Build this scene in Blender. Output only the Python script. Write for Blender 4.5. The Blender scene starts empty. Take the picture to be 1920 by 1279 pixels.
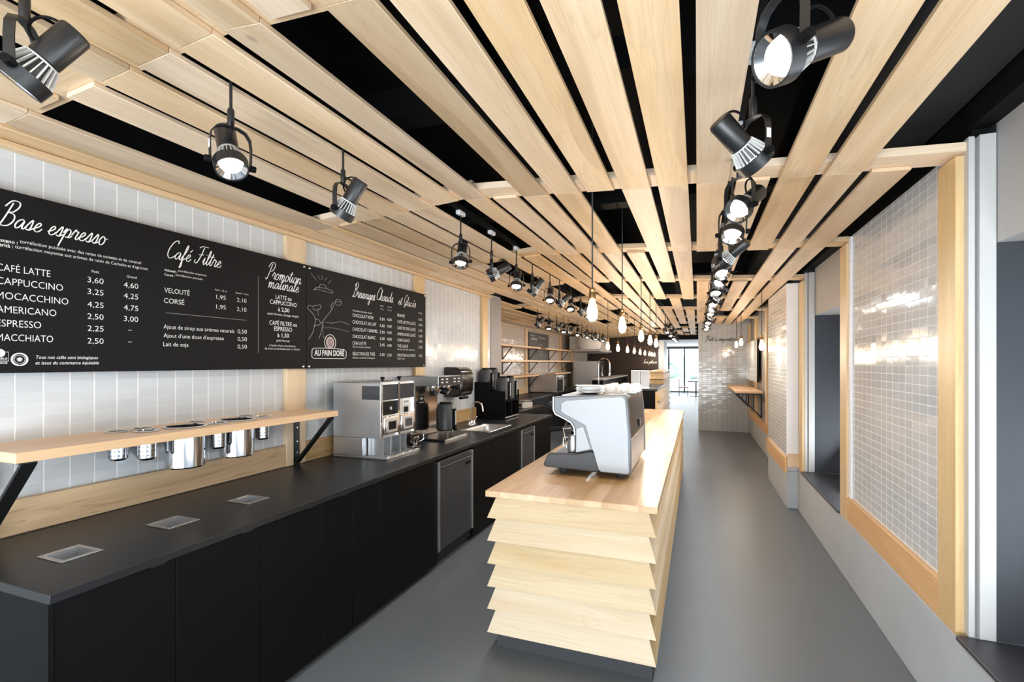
import bpy, bmesh, math, random
from mathutils import Vector, Matrix, Euler

# ---------------------------------------------------------------- camera, sky, large lights, exposure
SC = bpy.context.scene
COL = SC.collection
F_PX, VX, HY, CXP, EYE = 920.0, 1307.0, 680.0, 960.0, 1.65
TH = math.atan((VX - CXP) / F_PX)
TS, TC = math.sin(TH), math.cos(TH)
cam = bpy.data.cameras.new('camera')
cam.sensor_width = 36.0
cam.lens = F_PX / 1920 * 36.0
cam.shift_y = (HY - 639.5) / 1920
cam.clip_start = 0.02
cam.clip_end = 300
camo = bpy.data.objects.new('camera', cam)
COL.objects.link(camo)
camo.location = (0, 0, EYE)
camo.rotation_euler = (math.pi / 2, 0, TH)
SC.camera = camo

W = bpy.data.worlds.new('world')
SC.world = W
W.use_nodes = True
W.node_tree.nodes['Background'].inputs[0].default_value = (0.82, 0.92, 1.0, 1)
W.node_tree.nodes['Background'].inputs[1].default_value = 2.3

SC.view_settings.view_transform = 'Standard'
SC.view_settings.look = 'None'
SC.view_settings.gamma = 1.0
SC.view_settings.exposure = 0.6
try:
    SC.view_settings.use_curve_mapping = False
except Exception:
    pass
SC.cycles.max_bounces = 10
SC.cycles.diffuse_bounces = 6
SC.cycles.glossy_bounces = 4
SC.cycles.transmission_bounces = 6
SC.cycles.caustics_reflective = False
SC.cycles.caustics_refractive = False
SC.cycles.sample_clamp_indirect = 6.0
SC.cycles.use_denoising = True
SC.cycles.blur_glossy = 0.6


def area(name, loc, rot, sx, sy, power, col=(1, 1, 1), spread=math.pi):
    l = bpy.data.lights.new(name, 'AREA')
    l.shape = 'RECTANGLE'
    l.size, l.size_y, l.energy, l.color = sx, sy, power, col
    l.spread = spread
    o = bpy.data.objects.new(name, l)
    COL.objects.link(o)
    o.location, o.rotation_euler = loc, rot
    return o


# an upward fill added at the shop front; daylight: the window bays on the right, the glazed far end
area('daylight_shopfront', (-0.8, -2.6, 0.5), (math.radians(-138), 0, math.pi), 4.6, 2.0, 285, (0.86, 0.94, 1.0))  # unseen lamp added low behind the camera, tilted up to brighten the ceiling
area('daylight_bay', (1.62, 0.9, 1.0), (0, math.radians(128), 0), 1.0, 3.0, 40, (0.86, 0.94, 1.0))
area('daylight_second_bay', (1.62, 5.3, 1.0), (0, math.radians(128), 0), 1.0, 1.3, 18, (0.86, 0.94, 1.0))
area('daylight_far_end', (-0.6, 28.6, 1.2), (math.radians(-115), 0, 0), 6.0, 2.2, 130, (0.90, 0.96, 1.0))

rnd = random.Random(7)

# ---------------------------------------------------------------- materials


def srgb(r, g, b):
    f = lambda c: (c / 255 / 12.92) if c / 255 <= 0.04045 else ((c / 255 + 0.055) / 1.055) ** 2.4
    return (f(r), f(g), f(b), 1)


def mat(name, col, rough=0.5, metal=0.0, spec=0.5, emit=None, estr=0.0, trans=0.0, ior=1.45, coat=0.0, bump=0.0, bscale=200, var=0.0, vscale=4.0):
    m = bpy.data.materials.new(name)
    m.use_nodes = True
    nt = m.node_tree
    b = nt.nodes['Principled BSDF']
    b.inputs['Base Color'].default_value = col
    b.inputs['Roughness'].default_value = rough
    b.inputs['Metallic'].default_value = metal
    b.inputs['Specular IOR Level'].default_value = spec
    b.inputs['IOR'].default_value = ior
    b.inputs['Transmission Weight'].default_value = trans
    b.inputs['Coat Weight'].default_value = coat
    if emit:
        b.inputs['Emission Color'].default_value = emit
        b.inputs['Emission Strength'].default_value = estr
    if bump or var:
        tc = nt.nodes.new('ShaderNodeTexCoord')
        if bump:
            n = nt.nodes.new('ShaderNodeTexNoise')
            n.inputs['Scale'].default_value = bscale
            nt.links.new(tc.outputs['Object'], n.inputs['Vector'])
            bp = nt.nodes.new('ShaderNodeBump')
            bp.inputs['Strength'].default_value = bump
            bp.inputs['Distance'].default_value = 0.002
            nt.links.new(n.outputs['Fac'], bp.inputs['Height'])
            nt.links.new(bp.outputs['Normal'], b.inputs['Normal'])
        if var:
            n = nt.nodes.new('ShaderNodeTexNoise')
            n.inputs['Scale'].default_value = vscale
            n.inputs['Detail'].default_value = 5
            nt.links.new(tc.outputs['Object'], n.inputs['Vector'])
            mx = nt.nodes.new('ShaderNodeMix')
            mx.data_type = 'RGBA'
            mx.inputs['A'].default_value = tuple(c * (1 - var) for c in col[:3]) + (1,)
            mx.inputs['B'].default_value = tuple(min(1, c * (1 + var)) for c in col[:3]) + (1,)
            nt.links.new(n.outputs['Fac'], mx.inputs['Factor'])
            nt.links.new(mx.outputs['Result'], b.inputs['Base Color'])
    return m


def N(nt, kind, **kw):
    n = nt.nodes.new(kind)
    for k, v in kw.items():
        setattr(n, k, v)
    return n


def wood(name, light, dark, axis='Y', rough=0.45, plank=None, pcol=0.12, streak=0.38, coat=0.0, rand=0.18, varied=False):
    """long grain along one local axis, a different board for every object; plank=(axis,width,length) cuts it into staves"""
    m = bpy.data.materials.new(name)
    m.use_nodes = True
    nt = m.node_tree
    L = nt.links.new
    b = nt.nodes['Principled BSDF']
    tc = N(nt, 'ShaderNodeTexCoord')
    oi = N(nt, 'ShaderNodeObjectInfo')
    off = N(nt, 'ShaderNodeVectorMath', operation='MULTIPLY_ADD')
    cmb = N(nt, 'ShaderNodeCombineXYZ')
    for i in range(3):
        L(oi.outputs['Random'], cmb.inputs[i])
    L(cmb.outputs[0], off.inputs[0])
    off.inputs[1].default_value = (37.0, 61.0, 23.0)
    L(tc.outputs['Object'], off.inputs[2])
    vec = off.outputs[0]
    hashv = None
    if plank:
        ax, pw, pl = plank
        sep = N(nt, 'ShaderNodeSeparateXYZ')
        L(tc.outputs['Object'], sep.inputs[0])
        d = N(nt, 'ShaderNodeMath', operation='DIVIDE')
        L(sep.outputs[ax], d.inputs[0])
        d.inputs[1].default_value = pw
        fl = N(nt, 'ShaderNodeMath', operation='FLOOR')
        L(d.outputs[0], fl.inputs[0])
        wn0 = N(nt, 'ShaderNodeTexWhiteNoise', noise_dimensions='1D')
        L(fl.outputs[0], wn0.inputs['W'])
        d2 = N(nt, 'ShaderNodeMath', operation='DIVIDE')
        L(sep.outputs[axis], d2.inputs[0])
        d2.inputs[1].default_value = pl
        ad = N(nt, 'ShaderNodeMath', operation='ADD')
        L(d2.outputs[0], ad.inputs[0])
        L(wn0.outputs['Value'], ad.inputs[1])
        fl2 = N(nt, 'ShaderNodeMath', operation='FLOOR')
        L(ad.outputs[0], fl2.inputs[0])
        c2 = N(nt, 'ShaderNodeCombineXYZ')
        L(fl.outputs[0], c2.inputs[0])
        L(fl2.outputs[0], c2.inputs[1])
        wn = N(nt, 'ShaderNodeTexWhiteNoise', noise_dimensions='2D')
        L(c2.outputs[0], wn.inputs['Vector'])
        hashv = wn.outputs['Value']
        ad3 = N(nt, 'ShaderNodeVectorMath', operation='MULTIPLY_ADD')
        L(wn.outputs['Color'], ad3.inputs[0])
        ad3.inputs[1].default_value = (11, 17, 13)
        L(vec, ad3.inputs[2])
        vec = ad3.outputs[0]
    mp = N(nt, 'ShaderNodeMapping')
    sc = {'X': (0.55, 7, 7), 'Y': (7, 0.55, 7), 'Z': (7, 7, 0.55)}[axis]
    mp.inputs['Scale'].default_value = sc
    L(vec, mp.inputs['Vector'])
    big = N(nt, 'ShaderNodeTexNoise')
    big.inputs['Scale'].default_value = 1.0
    big.inputs['Detail'].default_value = 3
    big.inputs['Distortion'].default_value = 0.6
    L(mp.outputs[0], big.inputs['Vector'])
    # growth rings: contour lines of the low noise
    mul = N(nt, 'ShaderNodeMath', operation='MULTIPLY')
    L(big.outputs['Fac'], mul.inputs[0])
    mul.inputs[1].default_value = 9.0
    fr = N(nt, 'ShaderNodeMath', operation='FRACT')
    L(mul.outputs[0], fr.inputs[0])
    rr = N(nt, 'ShaderNodeValToRGB')
    rr.color_ramp.elements[0].position = 0.0
    rr.color_ramp.elements[0].color = (0, 0, 0, 1)
    rr.color_ramp.elements[1].position = 1.0
    rr.color_ramp.elements[1].color = (0, 0, 0, 1)
    e = rr.color_ramp.elements.new(0.82)
    e.color = (0.15, 0.15, 0.15, 1)
    e = rr.color_ramp.elements.new(0.95)
    e.color = (0.75, 0.75, 0.75, 1)
    L(fr.outputs[0], rr.inputs[0])
    mp2 = N(nt, 'ShaderNodeMapping')
    mp2.inputs['Scale'].default_value = {'X': (3, 160, 160), 'Y': (160, 3, 160), 'Z': (160, 160, 3)}[axis]
    L(vec, mp2.inputs['Vector'])
    fine = N(nt, 'ShaderNodeTexNoise')
    fine.inputs['Scale'].default_value = 1.0
    fine.inputs['Detail'].default_value = 2
    L(mp2.outputs[0], fine.inputs['Vector'])
    ramp = N(nt, 'ShaderNodeValToRGB')
    ramp.color_ramp.elements[0].position = 0.36
    ramp.color_ramp.elements[0].color = light
    ramp.color_ramp.elements[1].position = 0.78
    ramp.color_ramp.elements[1].color = dark
    L(big.outputs['Fac'], ramp.inputs[0])
    mx = N(nt, 'ShaderNodeMix', data_type='RGBA')
    L(ramp.outputs[0], mx.inputs['A'])
    mx.inputs['B'].default_value = tuple(c * 0.80 for c in dark[:3]) + (1,)
    ms = N(nt, 'ShaderNodeMath', operation='MULTIPLY')
    L(rr.outputs[0], ms.inputs[0])
    ms.inputs[1].default_value = streak
    L(ms.outputs[0], mx.inputs['Factor'])
    mx2 = N(nt, 'ShaderNodeMix', data_type='RGBA', blend_type='MULTIPLY')
    L(mx.outputs['Result'], mx2.inputs['A'])
    fr2 = N(nt, 'ShaderNodeMapRange')
    fr2.inputs['From Min'].default_value = 0.3
    fr2.inputs['From Max'].default_value = 0.7
    fr2.inputs['To Min'].default_value = 0.93
    fr2.inputs['To Max'].default_value = 1.04
    L(fine.outputs['Fac'], fr2.inputs['Value'])
    L(fr2.outputs[0], mx2.inputs['B'])
    mx2.inputs['Factor'].default_value = 1.0
    if varied:
        # two-tone heartwood and a few small knots
        m3 = N(nt, 'ShaderNodeMapping')
        m3.inputs['Scale'].default_value = {'X': (0.5, 5, 5), 'Y': (5, 0.5, 5), 'Z': (5, 5, 0.5)}[axis]
        L(vec, m3.inputs['Vector'])
        n3 = N(nt, 'ShaderNodeTexNoise')
        n3.inputs['Scale'].default_value = 1.0
        n3.inputs['Detail'].default_value = 1
        L(m3.outputs[0], n3.inputs['Vector'])
        r4 = N(nt, 'ShaderNodeMapRange')
        r4.inputs['From Min'].default_value = 0.60
        r4.inputs['From Max'].default_value = 0.635
        r4.inputs['To Max'].default_value = 0.42
        L(n3.outputs['Fac'], r4.inputs['Value'])
        m5 = N(nt, 'ShaderNodeMix', data_type='RGBA')
        L(mx2.outputs['Result'], m5.inputs['A'])
        m5.inputs['B'].default_value = tuple(c * 0.72 for c in dark[:3]) + (1,)
        L(r4.outputs[0], m5.inputs['Factor'])
        vo = N(nt, 'ShaderNodeTexVoronoi')
        vo.inputs['Scale'].default_value = 2.4
        m6 = N(nt, 'ShaderNodeMapping')
        m6.inputs['Scale'].default_value = {'X': (0.6, 1, 1), 'Y': (1, 0.6, 1), 'Z': (1, 1, 0.6)}[axis]
        L(vec, m6.inputs['Vector'])
        L(m6.outputs[0], vo.inputs['Vector'])
        r5 = N(nt, 'ShaderNodeMapRange')
        r5.inputs['From Min'].default_value = 0.022
        r5.inputs['From Max'].default_value = 0.05
        r5.inputs['To Min'].default_value = 0.6
        r5.inputs['To Max'].default_value = 0.0
        L(vo.outputs['Distance'], r5.inputs['Value'])
        m7 = N(nt, 'ShaderNodeMix', data_type='RGBA')
        L(m5.outputs['Result'], m7.inputs['A'])
        m7.inputs['B'].default_value = tuple(c * 0.35 for c in dark[:3]) + (1,)
        L(r5.outputs[0], m7.inputs['Factor'])
        mx2 = m7
    # board to board value
    hsv = N(nt, 'ShaderNodeHueSaturation')
    mr = N(nt, 'ShaderNodeMapRange')
    L(oi.outputs['Random'] if hashv is None else hashv, mr.inputs['Value'])
    w = rand if hashv is None else pcol
    mr.inputs['To Min'].default_value = 1 - w
    mr.inputs['To Max'].default_value = 1 + w * 0.45
    if varied:
        cr = N(nt, 'ShaderNodeValToRGB')
        cr.color_ramp.elements[0].position = 0.0
        cr.color_ramp.elements[0].color = (0.66, 0.66, 0.66, 1)
        cr.color_ramp.elements[1].position = 1.0
        cr.color_ramp.elements[1].color = (1.03, 1.03, 1.03, 1)
        el = cr.color_ramp.elements.new(0.28)
        el.color = (0.86, 0.86, 0.86, 1)
        el = cr.color_ramp.elements.new(0.45)
        el.color = (0.98, 0.98, 0.98, 1)
        sr = N(nt, 'ShaderNodeSeparateColor')
        L(oi.outputs['Color'], sr.inputs[0])
        L(sr.outputs[0], cr.inputs[0])
        L(cr.outputs[0], hsv.inputs['Value'])
    else:
        L(mr.outputs[0], hsv.inputs['Value'])
    mr2 = N(nt, 'ShaderNodeMapRange')
    L(oi.outputs['Random'] if hashv is None else hashv, mr2.inputs['Value'])
    mr2.inputs['To Min'].default_value = 1.2
    mr2.inputs['To Max'].default_value = 0.84
    L(mr2.outputs[0], hsv.inputs['Saturation'])
    L(mx2.outputs['Result'], hsv.inputs['Color'])
    L(hsv.outputs[0], b.inputs['Base Color'])
    b.inputs['Roughness'].default_value = rough
    b.inputs['Coat Weight'].default_value = coat
    b.inputs['Coat Roughness'].default_value = 0.15
    bp = N(nt, 'ShaderNodeBump')
    bp.inputs['Strength'].default_value = 0.05
    bp.inputs['Distance'].default_value = 0.001
    L(fine.outputs['Fac'], bp.inputs['Height'])
    L(bp.outputs['Normal'], b.inputs['Normal'])
    return m


def tile(name, base, grout, plane='YZ', w=0.1, h=0.0505, rough=0.11, m_v=0.0022, hfac=1.0, tilt=0.10, off=(0, 0), spec=0.5):
    """stack-bonded glazed tile with slightly uneven glaze; plane names the two world axes of the wall"""
    m = bpy.data.materials.new(name)
    m.use_nodes = True
    nt = m.node_tree
    L = nt.links.new
    b = nt.nodes['Principled BSDF']
    tc = N(nt, 'ShaderNodeTexCoord')
    sep = N(nt, 'ShaderNodeSeparateXYZ')
    L(tc.outputs['Object'], sep.inputs[0])

    def axis(a, size, o):
        ad = N(nt, 'ShaderNodeMath', operation='SUBTRACT')
        L(sep.outputs[a], ad.inputs[0])
        ad.inputs[1].default_value = o
        d = N(nt, 'ShaderNodeMath', operation='DIVIDE')
        L(ad.outputs[0], d.inputs[0])
        d.inputs[1].default_value = size
        fl = N(nt, 'ShaderNodeMath', operation='FLOOR')
        L(d.outputs[0], fl.inputs[0])
        f = N(nt, 'ShaderNodeMath', operation='FRACT')
        L(d.outputs[0], f.inputs[0])
        # distance to the nearest joint in metres
        pp = N(nt, 'ShaderNodeMath', operation='PINGPONG')
        L(d.outputs[0], pp.inputs[0])
        pp.inputs[1].default_value = 0.5
        mm = N(nt, 'ShaderNodeMath', operation='MULTIPLY')
        L(pp.outputs[0], mm.inputs[0])
        mm.inputs[1].default_value = size
        return fl.outputs[0], mm.outputs[0], f.outputs[0]
    b.inputs['Specular IOR Level'].default_value = spec
    i0, d0, f0 = axis(plane[0], w, off[0])
    i1, d1, f1 = axis(plane[1], h, off[1])

    def joint(d, half, soft):
        r = N(nt, 'ShaderNodeMapRange')
        r.interpolation_type = 'SMOOTHSTEP'
        r.inputs['From Min'].default_value = half
        r.inputs['From Max'].default_value = half + soft
        r.inputs['To Min'].default_value = 1
        r.inputs['To Max'].default_value = 0
        L(d, r.inputs['Value'])
        return r.outputs[0]
    j0 = joint(d0, m_v, 0.0008)
    j1 = joint(d1, m_v * 0.8, 0.0008)
    jh = N(nt, 'ShaderNodeMath', operation='MULTIPLY')
    L(j1, jh.inputs[0])
    jh.inputs[1].default_value = hfac
    j = N(nt, 'ShaderNodeMath', operation='MAXIMUM')
    L(j0, j.inputs[0])
    L(jh.outputs[0], j.inputs[1])
    idx = N(nt, 'ShaderNodeCombineXYZ')
    L(i0, idx.inputs[0])
    L(i1, idx.inputs[1])
    wn = N(nt, 'ShaderNodeTexWhiteNoise', noise_dimensions='2D')
    L(idx.outputs[0], wn.inputs['Vector'])
    hs = N(nt, 'ShaderNodeHueSaturation')
    hs.inputs['Color'].default_value = base
    mr = N(nt, 'ShaderNodeMapRange')
    mr.inputs['To Min'].default_value = 0.96
    mr.inputs['To Max'].default_value = 1.03
    L(wn.outputs['Value'], mr.inputs['Value'])
    L(mr.outputs[0], hs.inputs['Value'])
    mx = N(nt, 'ShaderNodeMix', data_type='RGBA')
    L(hs.outputs[0], mx.inputs['A'])
    mx.inputs['B'].default_value = grout
    L(j.outputs[0], mx.inputs['Factor'])
    L(mx.outputs['Result'], b.inputs['Base Color'])
    rg = N(nt, 'ShaderNodeMapRange')
    rg.inputs['To Min'].default_value = rough
    rg.inputs['To Max'].default_value = 0.6
    L(j.outputs[0], rg.inputs['Value'])
    L(rg.outputs[0], b.inputs['Roughness'])
    # height: joints, a per-tile tilt and a wavy glaze
    s2 = N(nt, 'ShaderNodeSeparateColor')
    L(wn.outputs['Color'], s2.inputs[0])

    def tl(ch, f, size):
        a = N(nt, 'ShaderNodeMath', operation='SUBTRACT')
        L(s2.outputs[ch], a.inputs[0])
        a.inputs[1].default_value = 0.5
        c = N(nt, 'ShaderNodeMath', operation='MULTIPLY')
        L(a.outputs[0], c.inputs[0])
        L(f, c.inputs[1])
        d = N(nt, 'ShaderNodeMath', operation='MULTIPLY')
        L(c.outputs[0], d.inputs[0])
        d.inputs[1].default_value = size * tilt
        return d.outputs[0]
    t0, t1 = tl(0, f0, w), tl(1, f1, h)
    sm = N(nt, 'ShaderNodeMath', operation='ADD')
    L(t0, sm.inputs[0])
    L(t1, sm.inputs[1])
    nz = N(nt, 'ShaderNodeTexNoise')
    nz.inputs['Scale'].default_value = 26
    nz.inputs['Detail'].default_value = 1
    L(tc.outputs['Object'], nz.inputs['Vector'])
    nm = N(nt, 'ShaderNodeMath', operation='MULTIPLY_ADD')
    L(nz.outputs['Fac'], nm.inputs[0])
    nm.inputs[1].default_value = 0.0008
    L(sm.outputs[0], nm.inputs[2])
    jm = N(nt, 'ShaderNodeMath', operation='MULTIPLY_ADD')
    L(j.outputs[0], jm.inputs[0])
    jm.inputs[1].default_value = -0.0012
    L(nm.outputs[0], jm.inputs[2])
    bp = N(nt, 'ShaderNodeBump')
    bp.inputs['Strength'].default_value = 0.7
    bp.inputs['Distance'].default_value = 1.0
    L(jm.outputs[0], bp.inputs['Height'])
    L(bp.outputs['Normal'], b.inputs['Normal'])
    return m


def brushed(name, col, rough=0.3, axis='Z'):
    m = mat(name, col, rough, 1.0)
    nt = m.node_tree
    b = nt.nodes['Principled BSDF']
    tc = N(nt, 'ShaderNodeTexCoord')
    mp = N(nt, 'ShaderNodeMapping')
    mp.inputs['Scale'].default_value = {'X': (3, 240, 240), 'Y': (240, 3, 240), 'Z': (240, 240, 3)}[axis]
    n = N(nt, 'ShaderNodeTexNoise')
    n.inputs['Scale'].default_value = 1
    nt.links.new(tc.outputs['Object'], mp.inputs['Vector'])
    nt.links.new(mp.outputs[0], n.inputs['Vector'])
    mr = N(nt, 'ShaderNodeMapRange')
    mr.inputs['To Min'].default_value = rough - 0.03
    mr.inputs['To Max'].default_value = rough + 0.04
    nt.links.new(n.outputs['Fac'], mr.inputs['Value'])
    nt.links.new(mr.outputs[0], b.inputs['Roughness'])
    return m


WL, WD = srgb(237, 211, 179), srgb(215, 181, 140)
M = dict(
    slat=wood('slat_wood', WL, WD, 'Y', 0.5, varied=True),
    woodY=wood('maple_y', WL, WD, 'Y', 0.48),
    woodX=wood('maple_x', WL, WD, 'X', 0.48),
    woodZ=wood('maple_z', WL, WD, 'Z', 0.48),
    veneer=wood('veneer_backsplash', srgb(222, 192, 150), srgb(178, 140, 95), 'Y', 0.4, streak=0.8),
    postZ=wood('post_wood', srgb(230, 203, 163), srgb(214, 181, 136), 'Z', 0.42, rand=0.08),
    shelfY=wood('shelf_wood', srgb(232, 191, 144), srgb(214, 167, 118), 'Y', 0.38, rand=0.06, streak=0.25),
    block=wood('block_top', srgb(234, 198, 156), srgb(208, 162, 116), 'Y', 0.3, plank=('X', 0.096, 1.1), pcol=0.36, coat=0.1, streak=0.4),
    shX=wood('shingle_x', srgb(220, 199, 164), srgb(202, 172, 130), 'X', 0.5, rand=0.12, streak=0.4),
    shY=wood('shingle_y', srgb(238, 212, 172), srgb(212, 176, 128), 'Y', 0.5, rand=0.15, streak=0.4),
    tileL=tile('tile_left', srgb(206, 210, 214), srgb(240, 241, 243), 'YZ', 0.0998, 0.0505, m_v=0.0026, hfac=0.2, tilt=0.05, rough=0.15, spec=0.3, off=(1.225, 0.0)),
    tileR=tile('tile_right', srgb(202, 205, 209), srgb(240, 240, 240), 'YZ', 0.0955, 0.0495, m_v=0.0019, off=(2.948, 0.0), tilt=0.04),
    tileP=tile('tile_partition', srgb(190, 195, 201), srgb(128, 132, 136), 'XZ', 0.112, 0.0505, m_v=0.0018, tilt=0.05),
    tileS=tile('tile_shelf_wall', srgb(196, 190, 186), srgb(212, 208, 204), 'YZ', 0.112, 0.0505, tilt=0.07),
    black=mat('black_laminate', srgb(14, 14, 15), 0.55, spec=0.12),
    blackdoor=mat('black_door', srgb(10, 10, 11), 0.5, spec=0.14),
    counter=mat('black_worktop', srgb(34, 35, 37), 0.34, spec=0.35, bump=0.05, bscale=900),
    blackceil=mat('black_ceiling_paint', srgb(10, 10, 11), 0.75, spec=0.2, var=0.3, vscale=1.2),
    duct=mat('black_duct', srgb(12, 12, 13), 0.6, spec=0.15),
    soffit=mat('soffit_charcoal', srgb(44, 44, 45), 0.7, spec=0.2),
    boardm=mat('menu_black', srgb(22, 21, 22), 0.6, spec=0.16),
    white_ink=mat('white_lettering', srgb(240, 240, 238), 0.6),
    grey_ink=mat('grey_lettering', srgb(150, 148, 146), 0.6),
    blackm=mat('black_metal', srgb(30, 30, 32), 0.35, 0.0, spec=0.6),
    blacksteel=mat('black_steel_bracket', srgb(22, 22, 23), 0.45, spec=0.4),
    steel=brushed('brushed_steel', srgb(205, 206, 208), 0.4, 'Z'),
    steelY=brushed('brushed_steel_y', srgb(200, 200, 200), 0.28, 'Y'),
    chrome=mat('chrome', srgb(225, 226, 228), 0.06, 1.0),
    silver=mat('silver_lacquer', srgb(152, 155, 159), 0.36, 0.15, spec=0.4),
    silverdark=mat('silver_edge', srgb(104, 107, 112), 0.38, 0.25),
    canister=mat('polished_canister', srgb(178, 179, 182), 0.14, 1.0),
    mirror=mat('polished_back_panel', srgb(168, 162, 158), 0.13, 1.0, var=0.25, vscale=9),
    darkplastic=mat('charcoal_plastic', srgb(58, 59, 62), 0.5),
    floor=mat('grey_floor', srgb(106, 111, 116), 0.38, spec=0.4, var=0.07, vscale=0.9),
    concrete=mat('concrete', srgb(182, 187, 192), 0.65, var=0.10, vscale=3.5, bump=0.1, bscale=60),
    slate=mat('slate_paint', srgb(48, 50, 56), 0.55),
    greypaint=mat('grey_paint', srgb(176, 173, 171), 0.6),
    greydark=mat('grey_pillar_paint', srgb(150, 147, 148), 0.6),
    jamb=mat('jamb_white', srgb(196, 194, 192), 0.45),
    white=mat('white_paint', srgb(236, 237, 240), 0.45),
    whiteceil=mat('white_ceiling_paint', srgb(244, 244, 244), 0.6),
    ledge=mat('ledge_black', srgb(58, 58, 64), 0.4),
    brown=mat('chocolate_wall', srgb(52, 38, 34), 0.6),
    porcelain=mat('porcelain', srgb(245, 245, 246), 0.12, spec=0.6),
    frosted=mat('milky_glass', (0.95, 0.97, 0.98, 1), 0.10, trans=0.7, ior=1.3, spec=0.6),
    glass=mat('clear_glass', (1, 1, 1, 1), 0.02, trans=1.0, ior=1.3, spec=0.3),
    smoke=mat('smoked_plastic', srgb(22, 22, 24), 0.12, spec=0.7),
    server=mat('black_server', srgb(54, 55, 58), 0.4, spec=0.5),
    bulb=mat('warm_bulb', srgb(255, 224, 170), 0.3, emit=srgb(255, 205, 140), estr=16.0),
    lens=mat('lit_lens', (1, 1, 1, 1), 0.3, emit=(1.0, 0.93, 0.82, 1), estr=22.0),
    lensoff=mat('spot_lens', (0.9, 0.9, 0.88, 1), 0.2, emit=(1.0, 0.93, 0.82, 1), estr=6.0),
    sink=mat('heat_sink_white', srgb(226, 226, 224), 0.35, 0.3),
    brass=mat('aged_brass', srgb(150, 118, 80), 0.35, 0.9),
    coffee=mat('dark_coffee', srgb(40, 22, 16), 0.1, spec=0.6),
    greyscale=mat('light_grey_plastic', srgb(206, 205, 200), 0.45),
    framew=mat('window_frame_dark', srgb(50, 54, 56), 0.5),
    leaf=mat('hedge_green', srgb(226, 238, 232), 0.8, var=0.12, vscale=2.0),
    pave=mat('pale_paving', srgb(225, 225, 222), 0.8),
    red=mat('dusty_red_seat', srgb(205, 120, 112), 0.5),
    pinkish=mat('badge_pink', srgb(190, 165, 165), 0.5),
    gloss_panel=mat('glossy_white_panel', srgb(208, 208, 208), 0.05, spec=0.8),
    darkglass=mat('dark_glass_panel', srgb(60, 62, 66), 0.1, spec=0.6),
)
# perforated steel: dark holes on a cylinder
pm = brushed('perforated_steel', srgb(150, 150, 153), 0.25, 'Z')
nt = pm.node_tree
tcn = N(nt, 'ShaderNodeTexCoord')
sp = N(nt, 'ShaderNodeSeparateXYZ')
nt.links.new(tcn.outputs['Object'], sp.inputs[0])
at2 = N(nt, 'ShaderNodeMath', operation='ARCTAN2')
nt.links.new(sp.outputs['X'], at2.inputs[0])
nt.links.new(sp.outputs['Y'], at2.inputs[1])


def _cell(sock, k):
    mu = N(nt, 'ShaderNodeMath', operation='MULTIPLY')
    nt.links.new(sock, mu.inputs[0])
    mu.inputs[1].default_value = k
    pp = N(nt, 'ShaderNodeMath', operation='PINGPONG')
    nt.links.new(mu.outputs[0], pp.inputs[0])
    pp.inputs[1].default_value = 0.5
    p2 = N(nt, 'ShaderNodeMath', operation='POWER')
    nt.links.new(pp.outputs[0], p2.inputs[0])
    p2.inputs[1].default_value = 2
    return p2.outputs[0]


ca, cz = _cell(at2.outputs[0], 14 / (2 * math.pi)), _cell(sp.outputs['Z'], 48)
sa = N(nt, 'ShaderNodeMath', operation='ADD')
nt.links.new(ca, sa.inputs[0])
nt.links.new(cz, sa.inputs[1])
lt = N(nt, 'ShaderNodeMath', operation='GREATER_THAN')
nt.links.new(sa.outputs[0], lt.inputs[0])
lt.inputs[1].default_value = 0.33
mxp = N(nt, 'ShaderNodeMix', data_type='RGBA')
mxp.inputs['A'].default_value = srgb(160, 160, 163)
mxp.inputs['B'].default_value = (0.01, 0.01, 0.01, 1)
nt.links.new(lt.outputs[0], mxp.inputs['Factor'])
nt.links.new(mxp.outputs['Result'], nt.nodes['Principled BSDF'].inputs['Base Color'])
M['perf'] = pm

# ---------------------------------------------------------------- mesh helpers


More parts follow.
